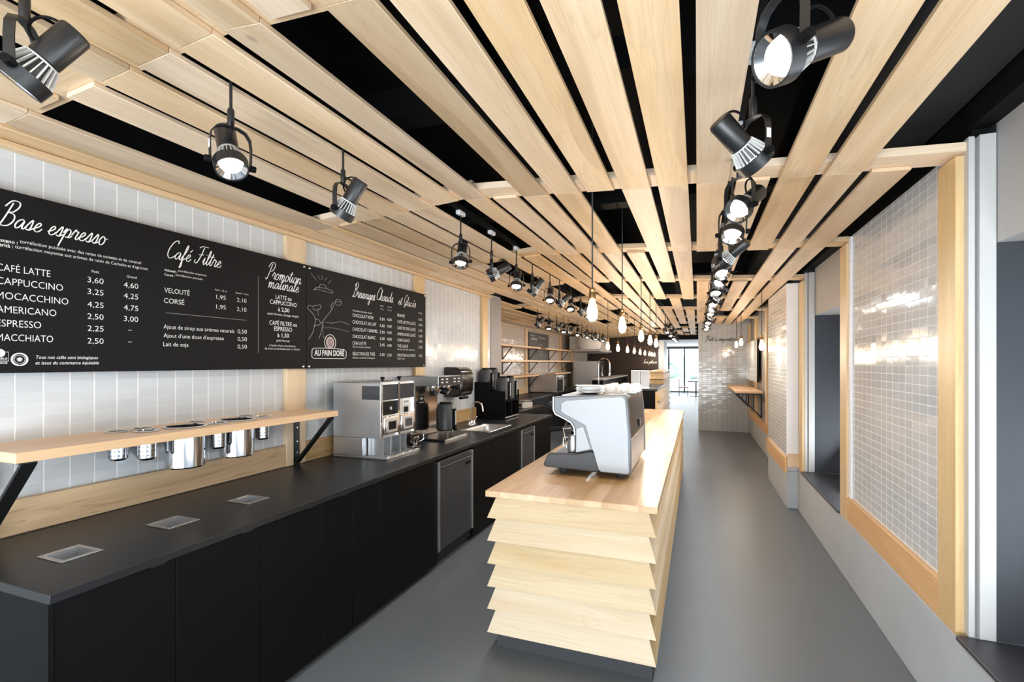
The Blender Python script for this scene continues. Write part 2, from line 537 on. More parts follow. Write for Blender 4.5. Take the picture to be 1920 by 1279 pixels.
class MB:
    def __init__(s):
        s.bm = bmesh.new()

    def _faces(s, pts, faces, smooth=False):
        vs = [s.bm.verts.new(p) for p in pts]
        out = []
        for f in faces:
            try:
                fc = s.bm.faces.new([vs[i] for i in f])
                fc.smooth = smooth
                out.append(fc)
            except ValueError:
                pass
        return vs

    def box(s, x0, x1, y0, y1, z0, z1, mtx=None):
        p = [(x0, y0, z0), (x1, y0, z0), (x1, y1, z0), (x0, y1, z0), (x0, y0, z1), (x1, y0, z1), (x1, y1, z1), (x0, y1, z1)]
        if mtx is not None:
            p = [mtx @ Vector(q) for q in p]
        s._faces(p, [(3, 2, 1, 0), (4, 5, 6, 7), (0, 1, 5, 4), (1, 2, 6, 5), (2, 3, 7, 6), (3, 0, 4, 7)])
        return s

    def hexa(s, lo, hi):
        """solid between two quads (lists of four points, same winding)"""
        s._faces(list(lo) + list(hi), [(3, 2, 1, 0), (4, 5, 6, 7), (0, 1, 5, 4), (1, 2, 6, 5), (2, 3, 7, 6), (3, 0, 4, 7)])
        return s

    def prism(s, poly, axis, a0, a1):
        """poly: 2D outline; axis: the extrusion axis; remaining axes in order XYZ"""
        def P(q, a):
            return {'X': (a, q[0], q[1]), 'Y': (q[0], a, q[1]), 'Z': (q[0], q[1], a)}[axis]
        n = len(poly)
        vs = [s.bm.verts.new(P(q, a0)) for q in poly] + [s.bm.verts.new(P(q, a1)) for q in poly]
        s.bm.faces.new(vs[:n])
        s.bm.faces.new(vs[n:][::-1])
        for i in range(n):
            s.bm.faces.new([vs[i], vs[(i + 1) % n], vs[n + (i + 1) % n], vs[n + i]])
        return s

    def lathe(s, prof, c=(0, 0, 0), seg=28, mtx=None, cap=True):
        """profile of (radius, z), from one end to the other"""
        rings = []
        for r, z in prof:
            if r < 1e-6:
                p = Vector((c[0], c[1], c[2] + z))
                if mtx is not None:
                    p = mtx @ p
                rings.append([s.bm.verts.new(p)])
            else:
                rg = []
                for i in range(seg):
                    a = 2 * math.pi * i / seg
                    p = Vector((c[0] + r * math.cos(a), c[1] + r * math.sin(a), c[2] + z))
                    if mtx is not None:
                        p = mtx @ p
                    rg.append(s.bm.verts.new(p))
                rings.append(rg)
        for a, b in zip(rings, rings[1:]):
            for i in range(seg):
                j = (i + 1) % seg
                if len(a) == 1 and len(b) == 1:
                    continue
                if len(a) == 1:
                    f = [a[0], b[j], b[i]]
                elif len(b) == 1:
                    f = [a[i], a[j], b[0]]
                else:
                    f = [a[i], a[j], b[j], b[i]]
                fc = s.bm.faces.new(f)
                fc.smooth = True
        if cap:
            if len(rings[0]) > 1:
                s.bm.faces.new(rings[0][::-1])
            if len(rings[-1]) > 1:
                s.bm.faces.new(rings[-1])
        return s

    def cyl(s, p0, p1, r, r1=None, seg=20):
        p0, p1 = Vector(p0), Vector(p1)
        d = p1 - p0
        q = d.to_track_quat('Z', 'Y').to_matrix().to_4x4()
        m = Matrix.Translation(p0) @ q
        return s.lathe([(r, 0), (r if r1 is None else r1, d.length)], (0, 0, 0), seg, m)

    def tube(s, pts, r, seg=10, closed=False):
        pts = [Vector(p) for p in pts]
        n = len(pts)
        rings = []
        up = None
        for i, p in enumerate(pts):
            if closed:
                t = pts[(i + 1) % n] - pts[i - 1]
            else:
                t = pts[min(i + 1, n - 1)] - pts[max(i - 1, 0)]
            t.normalize()
            if up is None:
                up = Vector((0, 0, 1)) if abs(t.z) < 0.9 else Vector((1, 0, 0))
            x = t.cross(up)
            if x.length < 1e-5:
                x = t.orthogonal()
            x.normalize()
            up = x.cross(t)
            rr = r[i] if isinstance(r, (list, tuple)) else r
            rings.append([s.bm.verts.new(p + (x * math.cos(2 * math.pi * k / seg) + up * math.sin(2 * math.pi * k / seg)) * rr) for k in range(seg)])
        pairs = list(zip(rings, rings[1:]))
        if closed:
            pairs.append((rings[-1], rings[0]))
        for a, b in pairs:
            for k in range(seg):
                f = s.bm.faces.new([a[k], a[(k + 1) % seg], b[(k + 1) % seg], b[k]])
                f.smooth = True
        if not closed:
            s.bm.faces.new(rings[0][::-1])
            s.bm.faces.new(rings[-1])
        return s

    def strap(s, pts, nrm, w, t):
        """flat bar of width w (along nrm) and thickness t following pts"""
        pts = [Vector(p) for p in pts]
        nrm = Vector(nrm).normalized()
        rows = []
        for i, p in enumerate(pts):
            d = (pts[min(i + 1, len(pts) - 1)] - pts[max(i - 1, 0)]).normalized()
            o = d.cross(nrm).normalized()
            rows.append([s.bm.verts.new(p + nrm * (a * w / 2) + o * (b * t / 2)) for a, b in ((-1, -1), (1, -1), (1, 1), (-1, 1))])
        for a, b in zip(rows, rows[1:]):
            for k in range(4):
                s.bm.faces.new([a[k], a[(k + 1) % 4], b[(k + 1) % 4], b[k]])
        s.bm.faces.new(rows[0][::-1])
        s.bm.faces.new(rows[-1])
        return s

    def plate(s, outline, holes, z0, z1):
        """flat plate in XY with holes (each a list of 2D points), extruded from z0 to z1"""
        edges = []
        for loop in [outline] + holes:
            vs = [s.bm.verts.new((p[0], p[1], z0)) for p in loop]
            edges += [s.bm.edges.new((vs[i], vs[(i + 1) % len(vs)])) for i in range(len(vs))]
        r = bmesh.ops.triangle_fill(s.bm, use_beauty=True, use_dissolve=False, edges=edges)
        fs = [g for g in r['geom'] if isinstance(g, bmesh.types.BMFace)]
        ex = bmesh.ops.extrude_face_region(s.bm, geom=fs)
        for v in [g for g in ex['geom'] if isinstance(g, bmesh.types.BMVert)]:
            v.co.z = z1
        return s


def mesh_obj(name, mb, m, parent=None, loc=(0, 0, 0), rot=(0, 0, 0), bevel=0.0, seg=2, smooth=True):
    bm = mb.bm
    bmesh.ops.recalc_face_normals(bm, faces=bm.faces)
    me = bpy.data.meshes.new(name)
    bm.to_mesh(me)
    bm.free()
    for mm in (m if isinstance(m, (list, tuple)) else [m]):
        me.materials.append(M[mm] if isinstance(mm, str) else mm)
    o = bpy.data.objects.new(name, me)
    COL.objects.link(o)
    if smooth and not bevel:
        try:
            me.set_sharp_from_angle(angle=math.radians(35))
        except Exception:
            pass
    if bevel:
        md = o.modifiers.new('edge', 'BEVEL')
        md.width = bevel
        md.segments = seg
        md.limit_method = 'ANGLE'
        md.angle_limit = math.radians(40)
        md.harden_normals = False
        for p in me.polygons:
            p.use_smooth = True
        try:
            me.set_sharp_from_angle(angle=math.radians(35))
        except Exception:
            pass
    o.location, o.rotation_euler = loc, rot
    if parent is not None:
        o.parent = parent
    return o


def tag(o, label=None, cat=None, group=None, kind=None):
    if label:
        o['label'] = label
    if cat:
        o['category'] = cat
    if group:
        o['group'] = group
    if kind:
        o['kind'] = kind
    return o


def thing(name, label, cat, loc=(0, 0, 0), rz=0.0, group=None):
    o = bpy.data.objects.new(name, None)
    COL.objects.link(o)
    o.empty_display_size = 0.05
    o.location, o.rotation_euler = loc, (0, 0, rz)
    return tag(o, label, cat, group)


def struct(name, mb, m, label=None, **kw):
    o = mesh_obj(name, mb, m, **kw)
    o['kind'] = 'structure'
    if label:
        o['label'] = label
    return o


def dup(root, loc, rz=None, label=None, group=None):
    r = root.copy()
    COL.objects.link(r)
    r.location = loc
    if rz is not None:
        r.rotation_euler = (0, 0, rz)
    if label:
        r['label'] = label
    if group:
        r['group'] = group
    for ch in list(root.children):
        c = ch.copy()
        COL.objects.link(c)
        c.parent = r
        for g in list(ch.children):
            d = g.copy()
            COL.objects.link(d)
            d.parent = c
    return r


ORD = ['first', 'second', 'third', 'fourth', 'fifth', 'sixth', 'seventh', 'eighth', 'ninth', 'tenth', 'eleventh', 'twelfth', 'thirteenth',
       'fourteenth', 'fifteenth', 'sixteenth', 'seventeenth', 'eighteenth', 'nineteenth', 'twentieth', 'twenty-first', 'twenty-second', 'twenty-third', 'twenty-fourth', 'twenty-fifth']


def bar(mb, p0, p1, w, h):
    """rectangular bar between two points"""
    p0, p1 = Vector(p0), Vector(p1)
    d = p1 - p0
    q = d.to_track_quat('Y', 'Z').to_matrix().to_4x4()
    mb.box(-w / 2, w / 2, 0, d.length, -h / 2, h / 2, Matrix.Translation(p0) @ q)
    return mb


def on_wall(x, y, v):
    """where the sight line of a measured picture point meets the upright plane x = v: (u, z)"""
    k = (x - CXP) / F_PX * TC - TS
    Z = v / k
    return ((x - CXP) / F_PX * TS + TC) * Z, EYE + (HY - y) / F_PX * Z


# ---------------------------------------------------------------- the shell
BAY0, BAY = 1.15, 1.70            # joints of the timber frames along the room
END = 18.6                        # where the slatted ceiling stops
XL, XR, XS = -2.759, 1.06, -3.9   # left wall, right wall, shelf wall


def J(n):
    return BAY0 + BAY * n


def zs(v):
    """underside of the slats: a very flat gable"""
    return 2.692 + 0.075 * (v + 1.28) if v < -1.27 else 2.604 - 0.0525 * v


struct('floor', MB().box(-6, 5, -3, 30.5, -0.12, 0.0), 'floor')
struct('ceiling', MB().box(-5, 3, -3, END, 3.25, 3.35), 'blackceil')
mb = MB()
mb.box(-1.15, -0.85, -2, END, 2.95, 3.2)
mb.box(-2.3, -2.1, -2, 12, 2.9, 3.25)
mb.box(0.55, 0.85, -2, 12, 3.0, 3.2)
mb.box(-2.6, 1.1, 2.05, 2.2, 2.86, 3.0)
mb.box(-2.6, 1.1, 3.75, 3.9, 2.86, 3.0)
mb.box(-2.6, 1.1, 7.1, 7.25, 2.86, 3.0)
tag(mesh_obj('ceiling_duct', mb, 'duct'), 'black painted ducts and joists above the wooden slats', 'duct')

tag(mesh_obj('ceiling_bulkhead', MB().box(0.60, 1.07, -2.5, 12.7, 2.75, 2.92), 'soffit'), 'dark grey flat bulkhead above the planks on the right', 'bulkhead')

# left side
struct('wall_left', MB().box(XL - 0.12, XL, -3, 6.82, 0, 2.62), 'tileL')
struct('wall_left_upper', MB().box(XL - 0.12, XL + 0.0, -3, 6.82, 2.62, 3.25), 'blackceil')
struct('wall_left_pillar', MB().box(XL - 0.20, XL + 0.012, 6.44, 6.82, 0, 2.60), 'greydark')
struct('wall_shelf', MB().box(XS - 0.12, XS, 6.82, END, 0, 2.62), 'tileS')
struct('wall_shelf_upper', MB().box(XS - 0.12, XS, 6.82, END, 2.62, 3.25), 'blackceil')
struct('wall_shelf_return', MB().box(XS, XL - 0.12, 6.70, 6.82, 0, 3.25), 'greydark')
struct('wall_brown', MB().box(XS, -1.31, 18.45, 18.6, 0, 3.25), 'brown')

ti = [0]


def trim(x0, x1, y0, y1, z0, z1, m, bevel=0.003):
    ti[0] += 1
    c = Vector(((x0 + x1) / 2, (y0 + y1) / 2, (z0 + z1) / 2))
    return struct('trim_%d' % ti[0], MB().box(x0 - c.x, x1 - c.x, y0 - c.y, y1 - c.y, z0 - c.z, z1 - c.z), m, loc=c, bevel=bevel)


for n in (1, 2, 3):
    trim(XL + 0.001, XL + 0.04, J(n) - 0.16, J(n) + 0.02, 0.912, zs(-2.7) - 0.03, 'postZ')
trim(XL + 0.001, XL + 0.03, -1.0, J(1) - 0.161, 0.912, 1.062, 'veneer')
trim(XL + 0.001, XL + 0.03, J(1) + 0.021, J(2) - 0.161, 0.912, 1.062, 'veneer')
trim(XL + 0.001, XL + 0.03, J(2) + 0.021, J(3) - 0.161, 0.912, 1.062, 'veneer')
trim(XL - 0.0, XL + 0.055, -1.0, 6.4, zs(-2.7) - 0.029, zs(-2.7) - 0.002, 'woodY')

# timber frames: flat cross beams on top of the slats
for n in range(-1, 11):
    y1, y0 = J(n), J(n) - 0.17
    left = XS + 0.02 if y0 > 6.8 else XL + 0.06
    right = 1.10 if y1 < 7.9 else (1.164 if y1 < 12.7 else -0.0)
    ti[0] += 1
    mb = MB()
    rz = lambda v: zs(v) + 0.0205
    cuts = [left, -1.27, right]
    for a, b in zip(cuts, cuts[1:]):
        za, zb = rz(a if a != -1.27 else -1.2700001), rz(b - 1e-4 if b == -1.27 else b)
        if a == -1.27:
            za = zs(-1.2699) + 0.0205
        mb.hexa([(a, y0, za), (b, y0, zb), (b, y1, zb), (a, y1, za)], [(a, y0, za + 0.038), (b, y0, zb + 0.038), (b, y1, zb + 0.038), (a, y1, za + 0.038)])
    struct('trim_%d' % ti[0], mb, 'woodX')

# slats
HOLES = {0: {-11}, 1: {-12, -6, 1, 4}, 2: {-8, -3}, 3: {-10, 0, 2}, 4: {-9, -6, -2, -14}, 5: {-10, -3, -1, -15}, 6: {-8, 2, -16},
         7: {-11, -15}, 8: {-2, -9}, 9: {-3, -6}, 10: {-2, -5}, 11: {-1}}
P, SW, ST = 0.197, 0.155, 0.019
# boards that are plainly browner or paler than their neighbours
TONE = {(1, -5): 0.05, (1, 0): 0.28, (1, -7): 0.24, (0, -9): 0.2, (0, -10): 0.15, (0, -12): 0.3, (2, -11): 0.12, (1, -13): 0.3, (1, -14): 0.34, (1, -4): 0.9, (1, -3): 0.95, (1, -2): 0.9, (1, -1): 0.85, (1, -8): 0.8, (1, -9): 0.9, (1, -10): 0.6, (1, 2): 0.55, (1, 3): 0.6, (2, 4): 0.25, (2, 0): 0.45}
BAYN = ['bay above the camera', 'first full bay', 'second bay', 'third bay', 'fourth bay', 'fifth bay', 'sixth bay', 'seventh bay', 'eighth bay', 'ninth bay', 'tenth bay', 'last short bay']
for b in range(0, 12):
    ya, yb = J(b - 1) - 0.039, min(J(b) - 0.04, END) - 0.001
    cnt = 0
    for k in range(-19, 5):
        v0 = -0.003 + P * k
        if k == -14 and yb < 6.83:
            v0, w = -2.708, 0.105
        elif k < -13 and yb < 6.83:
            continue
        else:
            w = SW
        y0, y1 = ya, yb
        if k <= -14 and yb > 6.82 and ya < 6.83:
            y0 = 6.84
        if k >= 0 and y1 > 12.77:
            y1 = 12.77
        if y1 - y0 < 0.15 or k in HOLES.get(b, ()) or (k >= 0 and y0 > 12.7):
            continue
        if k == 4 and b < 2:
            continue
        cnt += 1
        c = v0 + w / 2
        e0, e1 = zs(v0), zs(v0 + w)
        cz = (e0 + e1) / 2
        L2 = (y1 - y0) / 2
        mb = MB().hexa([(-w / 2, -L2, e0 - cz), (w / 2, -L2, e1 - cz), (w / 2, L2, e1 - cz), (-w / 2, L2, e0 - cz)],
                       [(-w / 2, -L2, e0 - cz + ST), (w / 2, -L2, e1 - cz + ST), (w / 2, L2, e1 - cz + ST), (-w / 2, L2, e0 - cz + ST)])
        o = mesh_obj('ceiling_plank', mb, 'slat', loc=(c, (y0 + y1) / 2, cz), bevel=0.0015, seg=1)
        tone = TONE.get((b, k))
        if tone is None:
            tone = rnd.uniform(0.42, 1.0) if rnd.random() > 0.16 else rnd.uniform(0.15, 0.4)
        o.color = (tone, tone, tone, 1)
        tag(o, 'pale wooden ceiling plank, %s from the left wall in the %s' % (ORD[cnt - 1], BAYN[b]), 'plank', 'wooden planks of the slatted ceiling', 'thing')

# right side: concrete plinth, posts, tile panels, window bays
struct('baseboard_right', MB().box(XR, 1.8, -3, 6.30, 0, 0.452), 'concrete', bevel=0.004)
struct('baseboard_right_pier', MB().box(0.95, 1.8, 6.301, 7.85, 0, 0.42), 'concrete', bevel=0.004)
struct('baseboard_right_niche', MB().box(1.15, 1.8, 7.851, 12.8, 0, 0.40), 'concrete', bevel=0.004)
trim(XR, XR + 0.05, J(1) - 0.15, J(1) + 0.02, 0.453, 2.556, 'postZ')
trim(XR, XR + 0.05, J(2) - 0.17, J(2) + 0.01, 0.453, 2.556, 'postZ')
trim(XR + 0.005, XR + 0.055, J(3) - 0.17, J(3) + 0.03, 0.453, 2.54, 'postZ')
trim(XR + 0.002, XR + 0.05, J(1) + 0.021, J(2) - 0.171, 0.453, 0.632, 'shelfY')
struct('wall_right', MB().box(XR + 0.025, XR + 0.1, J(1) + 0.021, J(2) - 0.171, 0.633, 2.60), 'tileR')
trim(XR + 0.012, XR + 0.0249, J(2) - 0.235, J(2) - 0.172, 0.633, 2.59, 'white', 0.001)
# pier with tiled face and white end
struct('wall_right_pier', MB().box(0.953, 1.5, 6.33, 7.85, 0.421, 2.55), 'tileR')
struct('wall_right_pier_end', MB().box(0.951, 1.065, 6.302, 6.329, 0.60, 2.545), 'white')
trim(0.932, 0.9525, 6.29, 7.88, 0.40, 0.575, 'shelfY')
trim(0.953, 1.085, 6.27, 6.3005, 0.47, 0.62, 'woodX')
# niche
struct('wall_right_niche', MB().box(1.165, 1.3, 7.851, 12.8, 0.40, 2.70), 'greydark')
trim(1.135, 1.1649, 7.87, 12.79, 0.40, 0.56, 'shelfY')
trim(1.12, 1.1649, 9.48, 9.65, 0.561, 2.562, 'postZ')
trim(1.12, 1.1649, 11.18, 11.35, 0.561, 2.562, 'postZ')
trim(1.12, 1.1649, 12.6, 12.77, 0.561, 2.562, 'postZ')
struct('wall_partition', MB().box(0.03, 1.3, 12.80, 14.4, 0, 3.25), 'tileP')
# window bays: ledge, white frame, slate end wall, grey bulkhead, glazing
wn_i = 0
for (ya, yb, nm) in ((-2.6, 2.66, 'first'), (4.565, 6.07, 'second')):
    wn_i += 1
    trim(1.045, 1.62, ya, yb, 0.4525, 0.472, 'ledge', 0.003)
    struct('wall_bay_end_%s' % nm, MB().box(1.1805, 1.70, yb + 0.001, yb + 0.08, 0.473, 2.7), 'slate')
    # moulded white jamb
    jm = MB().box(1.09, 1.112, yb + 0.001, yb + 0.05, 0.473, 2.62).box(1.112, 1.124, yb + 0.025, yb + 0.05, 0.473, 2.62).box(1.124, 1.18, yb - 0.008, yb + 0.05, 0.473, 2.62)
    ti[0] += 1
    struct('trim_%d' % ti[0], jm, 'jamb', bevel=0.002)
    struct('wall_bay_head_%s' % nm, MB().box(1.183, 1.7, ya, yb - 0.001, 2.157, 2.66), 'greypaint')
    struct('wall_bay_soffit_%s' % nm, MB().box(1.10, 1.9, ya, yb + 0.05, 2.661, 3.25), 'blackceil')
    fr = MB()
    for z in (0.475, 2.09):
        fr.box(1.635, 1.69, ya, yb, z, z + 0.05)
    y = ya
    while y < yb - 0.2:
        fr.box(1.635, 1.69, y, y + 0.05, 0.525, 2.09)
        y += 1.28
    fr.box(1.635, 1.69, yb - 0.05, yb, 0.525, 2.09)
    w = struct('window_%d' % wn_i, fr, 'framew')
    mesh_obj('pane', MB().box(1.66, 1.666, ya + 0.05, yb - 0.05, 0.525, 2.09), 'glass', w)
struct('wall_right_upper', MB().box(1.115, 1.3, J(1) - 0.15, J(2) + 0.02, 2.605, 3.25), 'blackceil')
struct('wall_right_upper_rear', MB().box(1.17, 1.3, 6.1, 12.8, 2.72, 3.25), 'blackceil')

# far end: black lintel, bright room with a glazed wall
struct('wall_far_lintel', MB().box(-1.31, 0.04, 18.45, 18.6, 2.47, 3.25), 'blackceil')
struct('wall_far_jamb', MB().box(-1.30, -1.13, 18.62, 20.5, 0, 2.46), 'white')
struct('ceiling_far_room', MB().box(-5, 4, 18.61, 30.0, 2.56, 2.66), 'whiteceil')
struct('wall_far_left', MB().box(-5.1, -5, 18.6, 30.0, 0, 2.66), 'white')
struct('wall_far_right', MB().box(4, 4.1, 12.8, 30.0, 0, 2.66), 'white')
struct('wall_far_back_left', MB().box(-5, -2.6, 29.0, 29.15, 0, 2.56), 'white')
fr = MB()
for v in (-2.6, -1.53, -0.70, 0.60, 1.9, 3.2):
    fr.box(v, v + 0.075, 29.0, 29.1, 0.05, 2.42)
fr.box(-2.6, 4, 29.0, 29.1, 0, 0.05).box(-2.6, 4, 29.0, 29.1, 2.42, 2.55)
w = struct('window_3', fr, 'framew')
mesh_obj('pane', MB().box(-2.55, 4, 29.04, 29.05, 0.05, 2.42), 'glass', w)
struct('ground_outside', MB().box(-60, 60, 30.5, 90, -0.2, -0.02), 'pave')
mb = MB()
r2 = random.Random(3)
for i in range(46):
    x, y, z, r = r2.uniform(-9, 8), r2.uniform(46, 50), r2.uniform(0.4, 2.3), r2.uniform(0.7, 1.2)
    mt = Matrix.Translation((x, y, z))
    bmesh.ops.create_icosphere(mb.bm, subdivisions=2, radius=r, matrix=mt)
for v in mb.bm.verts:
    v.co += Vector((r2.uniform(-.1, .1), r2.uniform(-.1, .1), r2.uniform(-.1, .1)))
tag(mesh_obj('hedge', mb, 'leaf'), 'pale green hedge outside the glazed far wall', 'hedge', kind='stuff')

# ---------------------------------------------------------------- left counter
ZT = 0.91
V0, V1 = -2.728, -1.925
INS = [(1.104, 1.242), (1.495, 1.643), (1.905, 2.042)]
SINK = (-2.40, -2.07, 4.80, 5.43)
holes = [[(-2.330, a + 0.012), (-2.203, a + 0.012), (-2.203, b - 0.012), (-2.330, b - 0.012)] for a, b in INS]
holes.append([(SINK[0] + .02, SINK[2] + .02), (SINK[1] - .02, SINK[2] + .02), (SINK[1] - .02, SINK[3] - .02), (SINK[0] + .02, SINK[3] - .02)])
mb = MB().plate([(V0, 0.94), (V1, 0.94), (V1, 6.735), (V0, 6.735)], holes, 0.878, ZT)
tag(mesh_obj('worktop', mb, 'counter', bevel=0.002), 'long matte black worktop along the tiled left wall', 'worktop')


def cabinet(u0, u1, label, doors, v_face=-1.95, end_panel=False):
    t = thing('base_cabinet', label, 'cabinet', (-2.33, (u0 + u1) / 2, 0), 0, 'black base cabinets under the left worktop')
    cy = (u0 + u1) / 2
    vo = -2.33
    body = MB()
    a, b = u0 - cy, u1 - cy
    # carcass with open top: sides, back, bottom, plinth
    body.box(-0.39, 0.355, a, a + 0.018, 0.03, 0.87).box(-0.39, 0.355, b - 0.018, b, 0.03, 0.87)
    body.box(-0.39, -0.375, a + 0.018, b - 0.018, 0.03, 0.87).box(-0.375, 0.355, a + 0.018, b - 0.018, 0.03, 0.05)
    body.box(-0.38, 0.33, a + 0.001, b - 0.001, 0.0, 0.03)
    mesh_obj('body', body, 'black', t)
    for d0, d1 in doors:
        d = mesh_obj('door', MB().box(-0.009, 0.009, d0 - cy + 0.0015, d1 - cy - 0.0015, 0.035, 0.868), 'blackdoor', t, loc=(v_face - vo - 0.010, 0, 0), bevel=0.0015)
        if d1 - d0 > 0.25:
            pc = d1 - cy - 0.07
            mesh_obj('edge_pull', MB().box(-0.006, 0.016, pc - 0.03, pc + 0.03, 0.866, 0.872), 'blackm', d)
    return t


mesh_obj_panel = MB().box(-2.728, -1.945, 0.945, 0.962, 0.0, 0.877)
tag(mesh_obj('end_panel', mesh_obj_panel, 'black', bevel=0.001), 'black end panel closing the left counter nearest the camera', 'panel')
cabinet(0.964, 1.767, 'black two-door base cabinet nearest the camera, under two steel inserts', [(0.964, 1.362), (1.362, 1.767)])
cabinet(1.768, 2.436, 'black base cabinet under the farthest of the three steel inserts', [(1.768, 2.171), (2.171, 2.436)])
cabinet(2.437, 2.846, 'black base cabinet with narrow filler, below the end of the wooden shelf', [(2.437, 2.709), (2.709, 2.846)])
cabinet(2.847, 3.462, 'wide black base cabinet just before the first undercounter fridge', [(2.847, 3.462)])
cabinet(4.14, 4.572, 'black one-door base cabinet between fridge and sink', [(4.14, 4.572)])
cabinet(4.573, 5.452, 'black two-door base cabinet under the round-cornered sink', [(4.573, 4.973), (4.973, 5.452)])
cabinet(5.985, 6.73, 'black base cabinet at the far end of the counter', [(5.985, 6.36), (6.36, 6.73)])


def fridge(u0, u1, label):
    t = thing('undercounter_fridge', label, 'fridge', (-2.33, (u0 + u1) / 2, 0), 0, 'undercounter fridges')
    h = (u1 - u0) / 2
    mesh_obj('body', MB().box(-0.37, 0.34, -h + 0.004, h - 0.004, 0.04, 0.872), 'blackm', t, bevel=0.003)
    d = mesh_obj('door', MB().box(0.341, 0.385, -h + 0.012, h - 0.012, 0.12, 0.85), 'darkplastic', t, bevel=0.006)
    for y in (-h + 0.014, h - 0.034):
        mesh_obj('frame_strip', MB().box(0.386, 0.392, y, y + 0.02, 0.125, 0.845), 'steel', d)
    hd = MB()
    hd.tube([(0.386, -h + 0.05, 0.80), (0.40, -h + 0.06, 0.80), (0.40, h - 0.06, 0.80), (0.386, h - 0.05, 0.80)], 0.006)
    mesh_obj('handle', hd, 'darkplastic', d)
    mesh_obj('badge', MB().box(0.3855, 0.389, h - 0.16, h - 0.06, 0.735, 0.76), 'black', d)
    g = MB().box(0.341, 0.36, -h + 0.012, h - 0.012, 0.045, 0.112)
    for i in range(5):
        g.box(0.36, 0.366, -h + 0.03, h - 0.03, 0.052 + i * 0.011, 0.057 + i * 0.011)
    mesh_obj('grille', g, 'blackm', t)
    for s in (-1, 1):
        for x in (-0.3, 0.28):
            mesh_obj('foot', MB().lathe([(0.02, 0), (0.02, 0.04)], (x, s * (h - 0.06), 0)), 'blackm', t)
    return t


fridge(3.466, 4.136, 'black undercounter fridge nearer the camera, with steel bar handle')
fridge(5.456, 5.982, 'black undercounter fridge beyond the sink, half hidden by the island')

for i, (a, b) in enumerate(INS):
    cy = (a + b) / 2
    t = thing('worktop_insert', ['steel waste chute insert in the worktop, nearest the camera', 'middle steel insert of three sunk in the black worktop',
              'steel insert in the worktop, farthest of the three'][i], 'insert', (-2.2665, cy, ZT), 0, 'steel inserts sunk in the worktop')
    hw, hl = 0.078, (b - a) / 2
    iw, il = 0.0625, (b - a) / 2 - 0.0125
    rim = MB()
    rim.box(-hw, -iw + .004, -hl, hl, 0.0005, 0.004).box(iw - .004, hw, -hl, hl, 0.0005, 0.004).box(-iw, iw, -hl, -il + .004, 0.0005, 0.004).box(-iw, iw, il - .004, hl, 0.0005, 0.004)
    mesh_obj('rim', rim, 'steelY', t, bevel=0.001)
    bs = MB()
    q = 0.0015
    bs.box(-iw + q, -iw + 2 * q, -il + q, il - q, -0.06, 0.0).box(iw - 2 * q, iw - q, -il + q, il - q, -0.06, 0.0)
    bs.box(-iw + q, iw - q, -il + q, -il + 2 * q, -0.06, 0.0).box(-iw + q, iw - q, il - 2 * q, il - q, -0.06, 0.0)
    bs.box(-iw + 2 * q, iw - 2 * q, -il + 2 * q, il - 2 * q, -0.06, -0.057)
    mesh_obj('chute', bs, 'steel', t)

# sink and tap
t = thing('sink', 'small stainless steel sink with rounded bowl in the black worktop', 'sink', ((SINK[0] + SINK[1]) / 2, (SINK[2] + SINK[3]) / 2, ZT))
hw, hl = (SINK[1] - SINK[0]) / 2, (SINK[3] - SINK[2]) / 2


def rrect(a, b, r, n=5):
    pts = []
    for cx_, cy_, s in ((a - r, b - r, 0), (-a + r, b - r, 1), (-a + r, -b + r, 2), (a - r, -b + r, 3)):
        for i in range(n + 1):
            an = math.pi / 2 * (s + i / n)
            pts.append((cx_ + r * math.cos(an), cy_ + r * math.sin(an)))
    return pts


mb = MB()
rows = []
for a, b, r, z in ((hw + .015, hl + .015, .03, 0.0008), (hw + .013, hl + .013, .03, 0.005), (hw - .025, hl - .025, .05, 0.004), (hw - .03, hl - .03, .05, -0.01), (hw - .045, hl - .045, .05, -0.15), (hw - .08, hl - .08, .03, -0.16)):
    rows.append([mb.bm.verts.new((p[0], p[1], z)) for p in rrect(a, b, r)])
for a, b in zip(rows, rows[1:]):
    for i in range(len(a)):
        f = mb.bm.faces.new([a[i], a[(i + 1) % len(a)], b[(i + 1) % len(a)], b[i]])
        f.smooth = True
mb.bm.faces.new(rows[-1])
mesh_obj('bowl', mb, 'steelY', t)
mesh_obj('drain', MB().lathe([(0.03, -0.159), (0.03, -0.156), (0.02, -0.157)], (0, 0, 0)), 'chrome', t)
t = thing('faucet', 'chrome gooseneck tap with two levers behind the small sink', 'tap', (-2.465, 5.2, ZT))
mesh_obj('base', MB().box(-0.025, 0.025, -0.09, 0.09, 0.0005, 0.02).lathe([(0.018, 0.02), (0.016, 0.06), (0.012, 0.065)], (0, 0, 0)), 'chrome', t, bevel=0.003)
pts = [(0, 0, 0.06), (0, 0, 0.21)] + [(0.07 - 0.07 * math.cos(a), 0, 0.21 + 0.07 * math.sin(a)) for a in [math.pi * i / 8 for i in range(1, 8)]] + [(0.142, 0, 0.20), (0.145, 0, 0.175)]
mesh_obj('spout', MB().tube(pts, 0.0095, 12), 'chrome', t)
for s in (-1, 1):
    mesh_obj('lever', MB().lathe([(0.014, 0.018), (0.016, 0.045), (0.008, 0.06)], (0, s * 0.065, 0)).tube([(0, s * 0.065, 0.055), (0.01, s * 0.09, 0.075), (0.012, s * 0.115, 0.10)], 0.006), 'chrome', t)

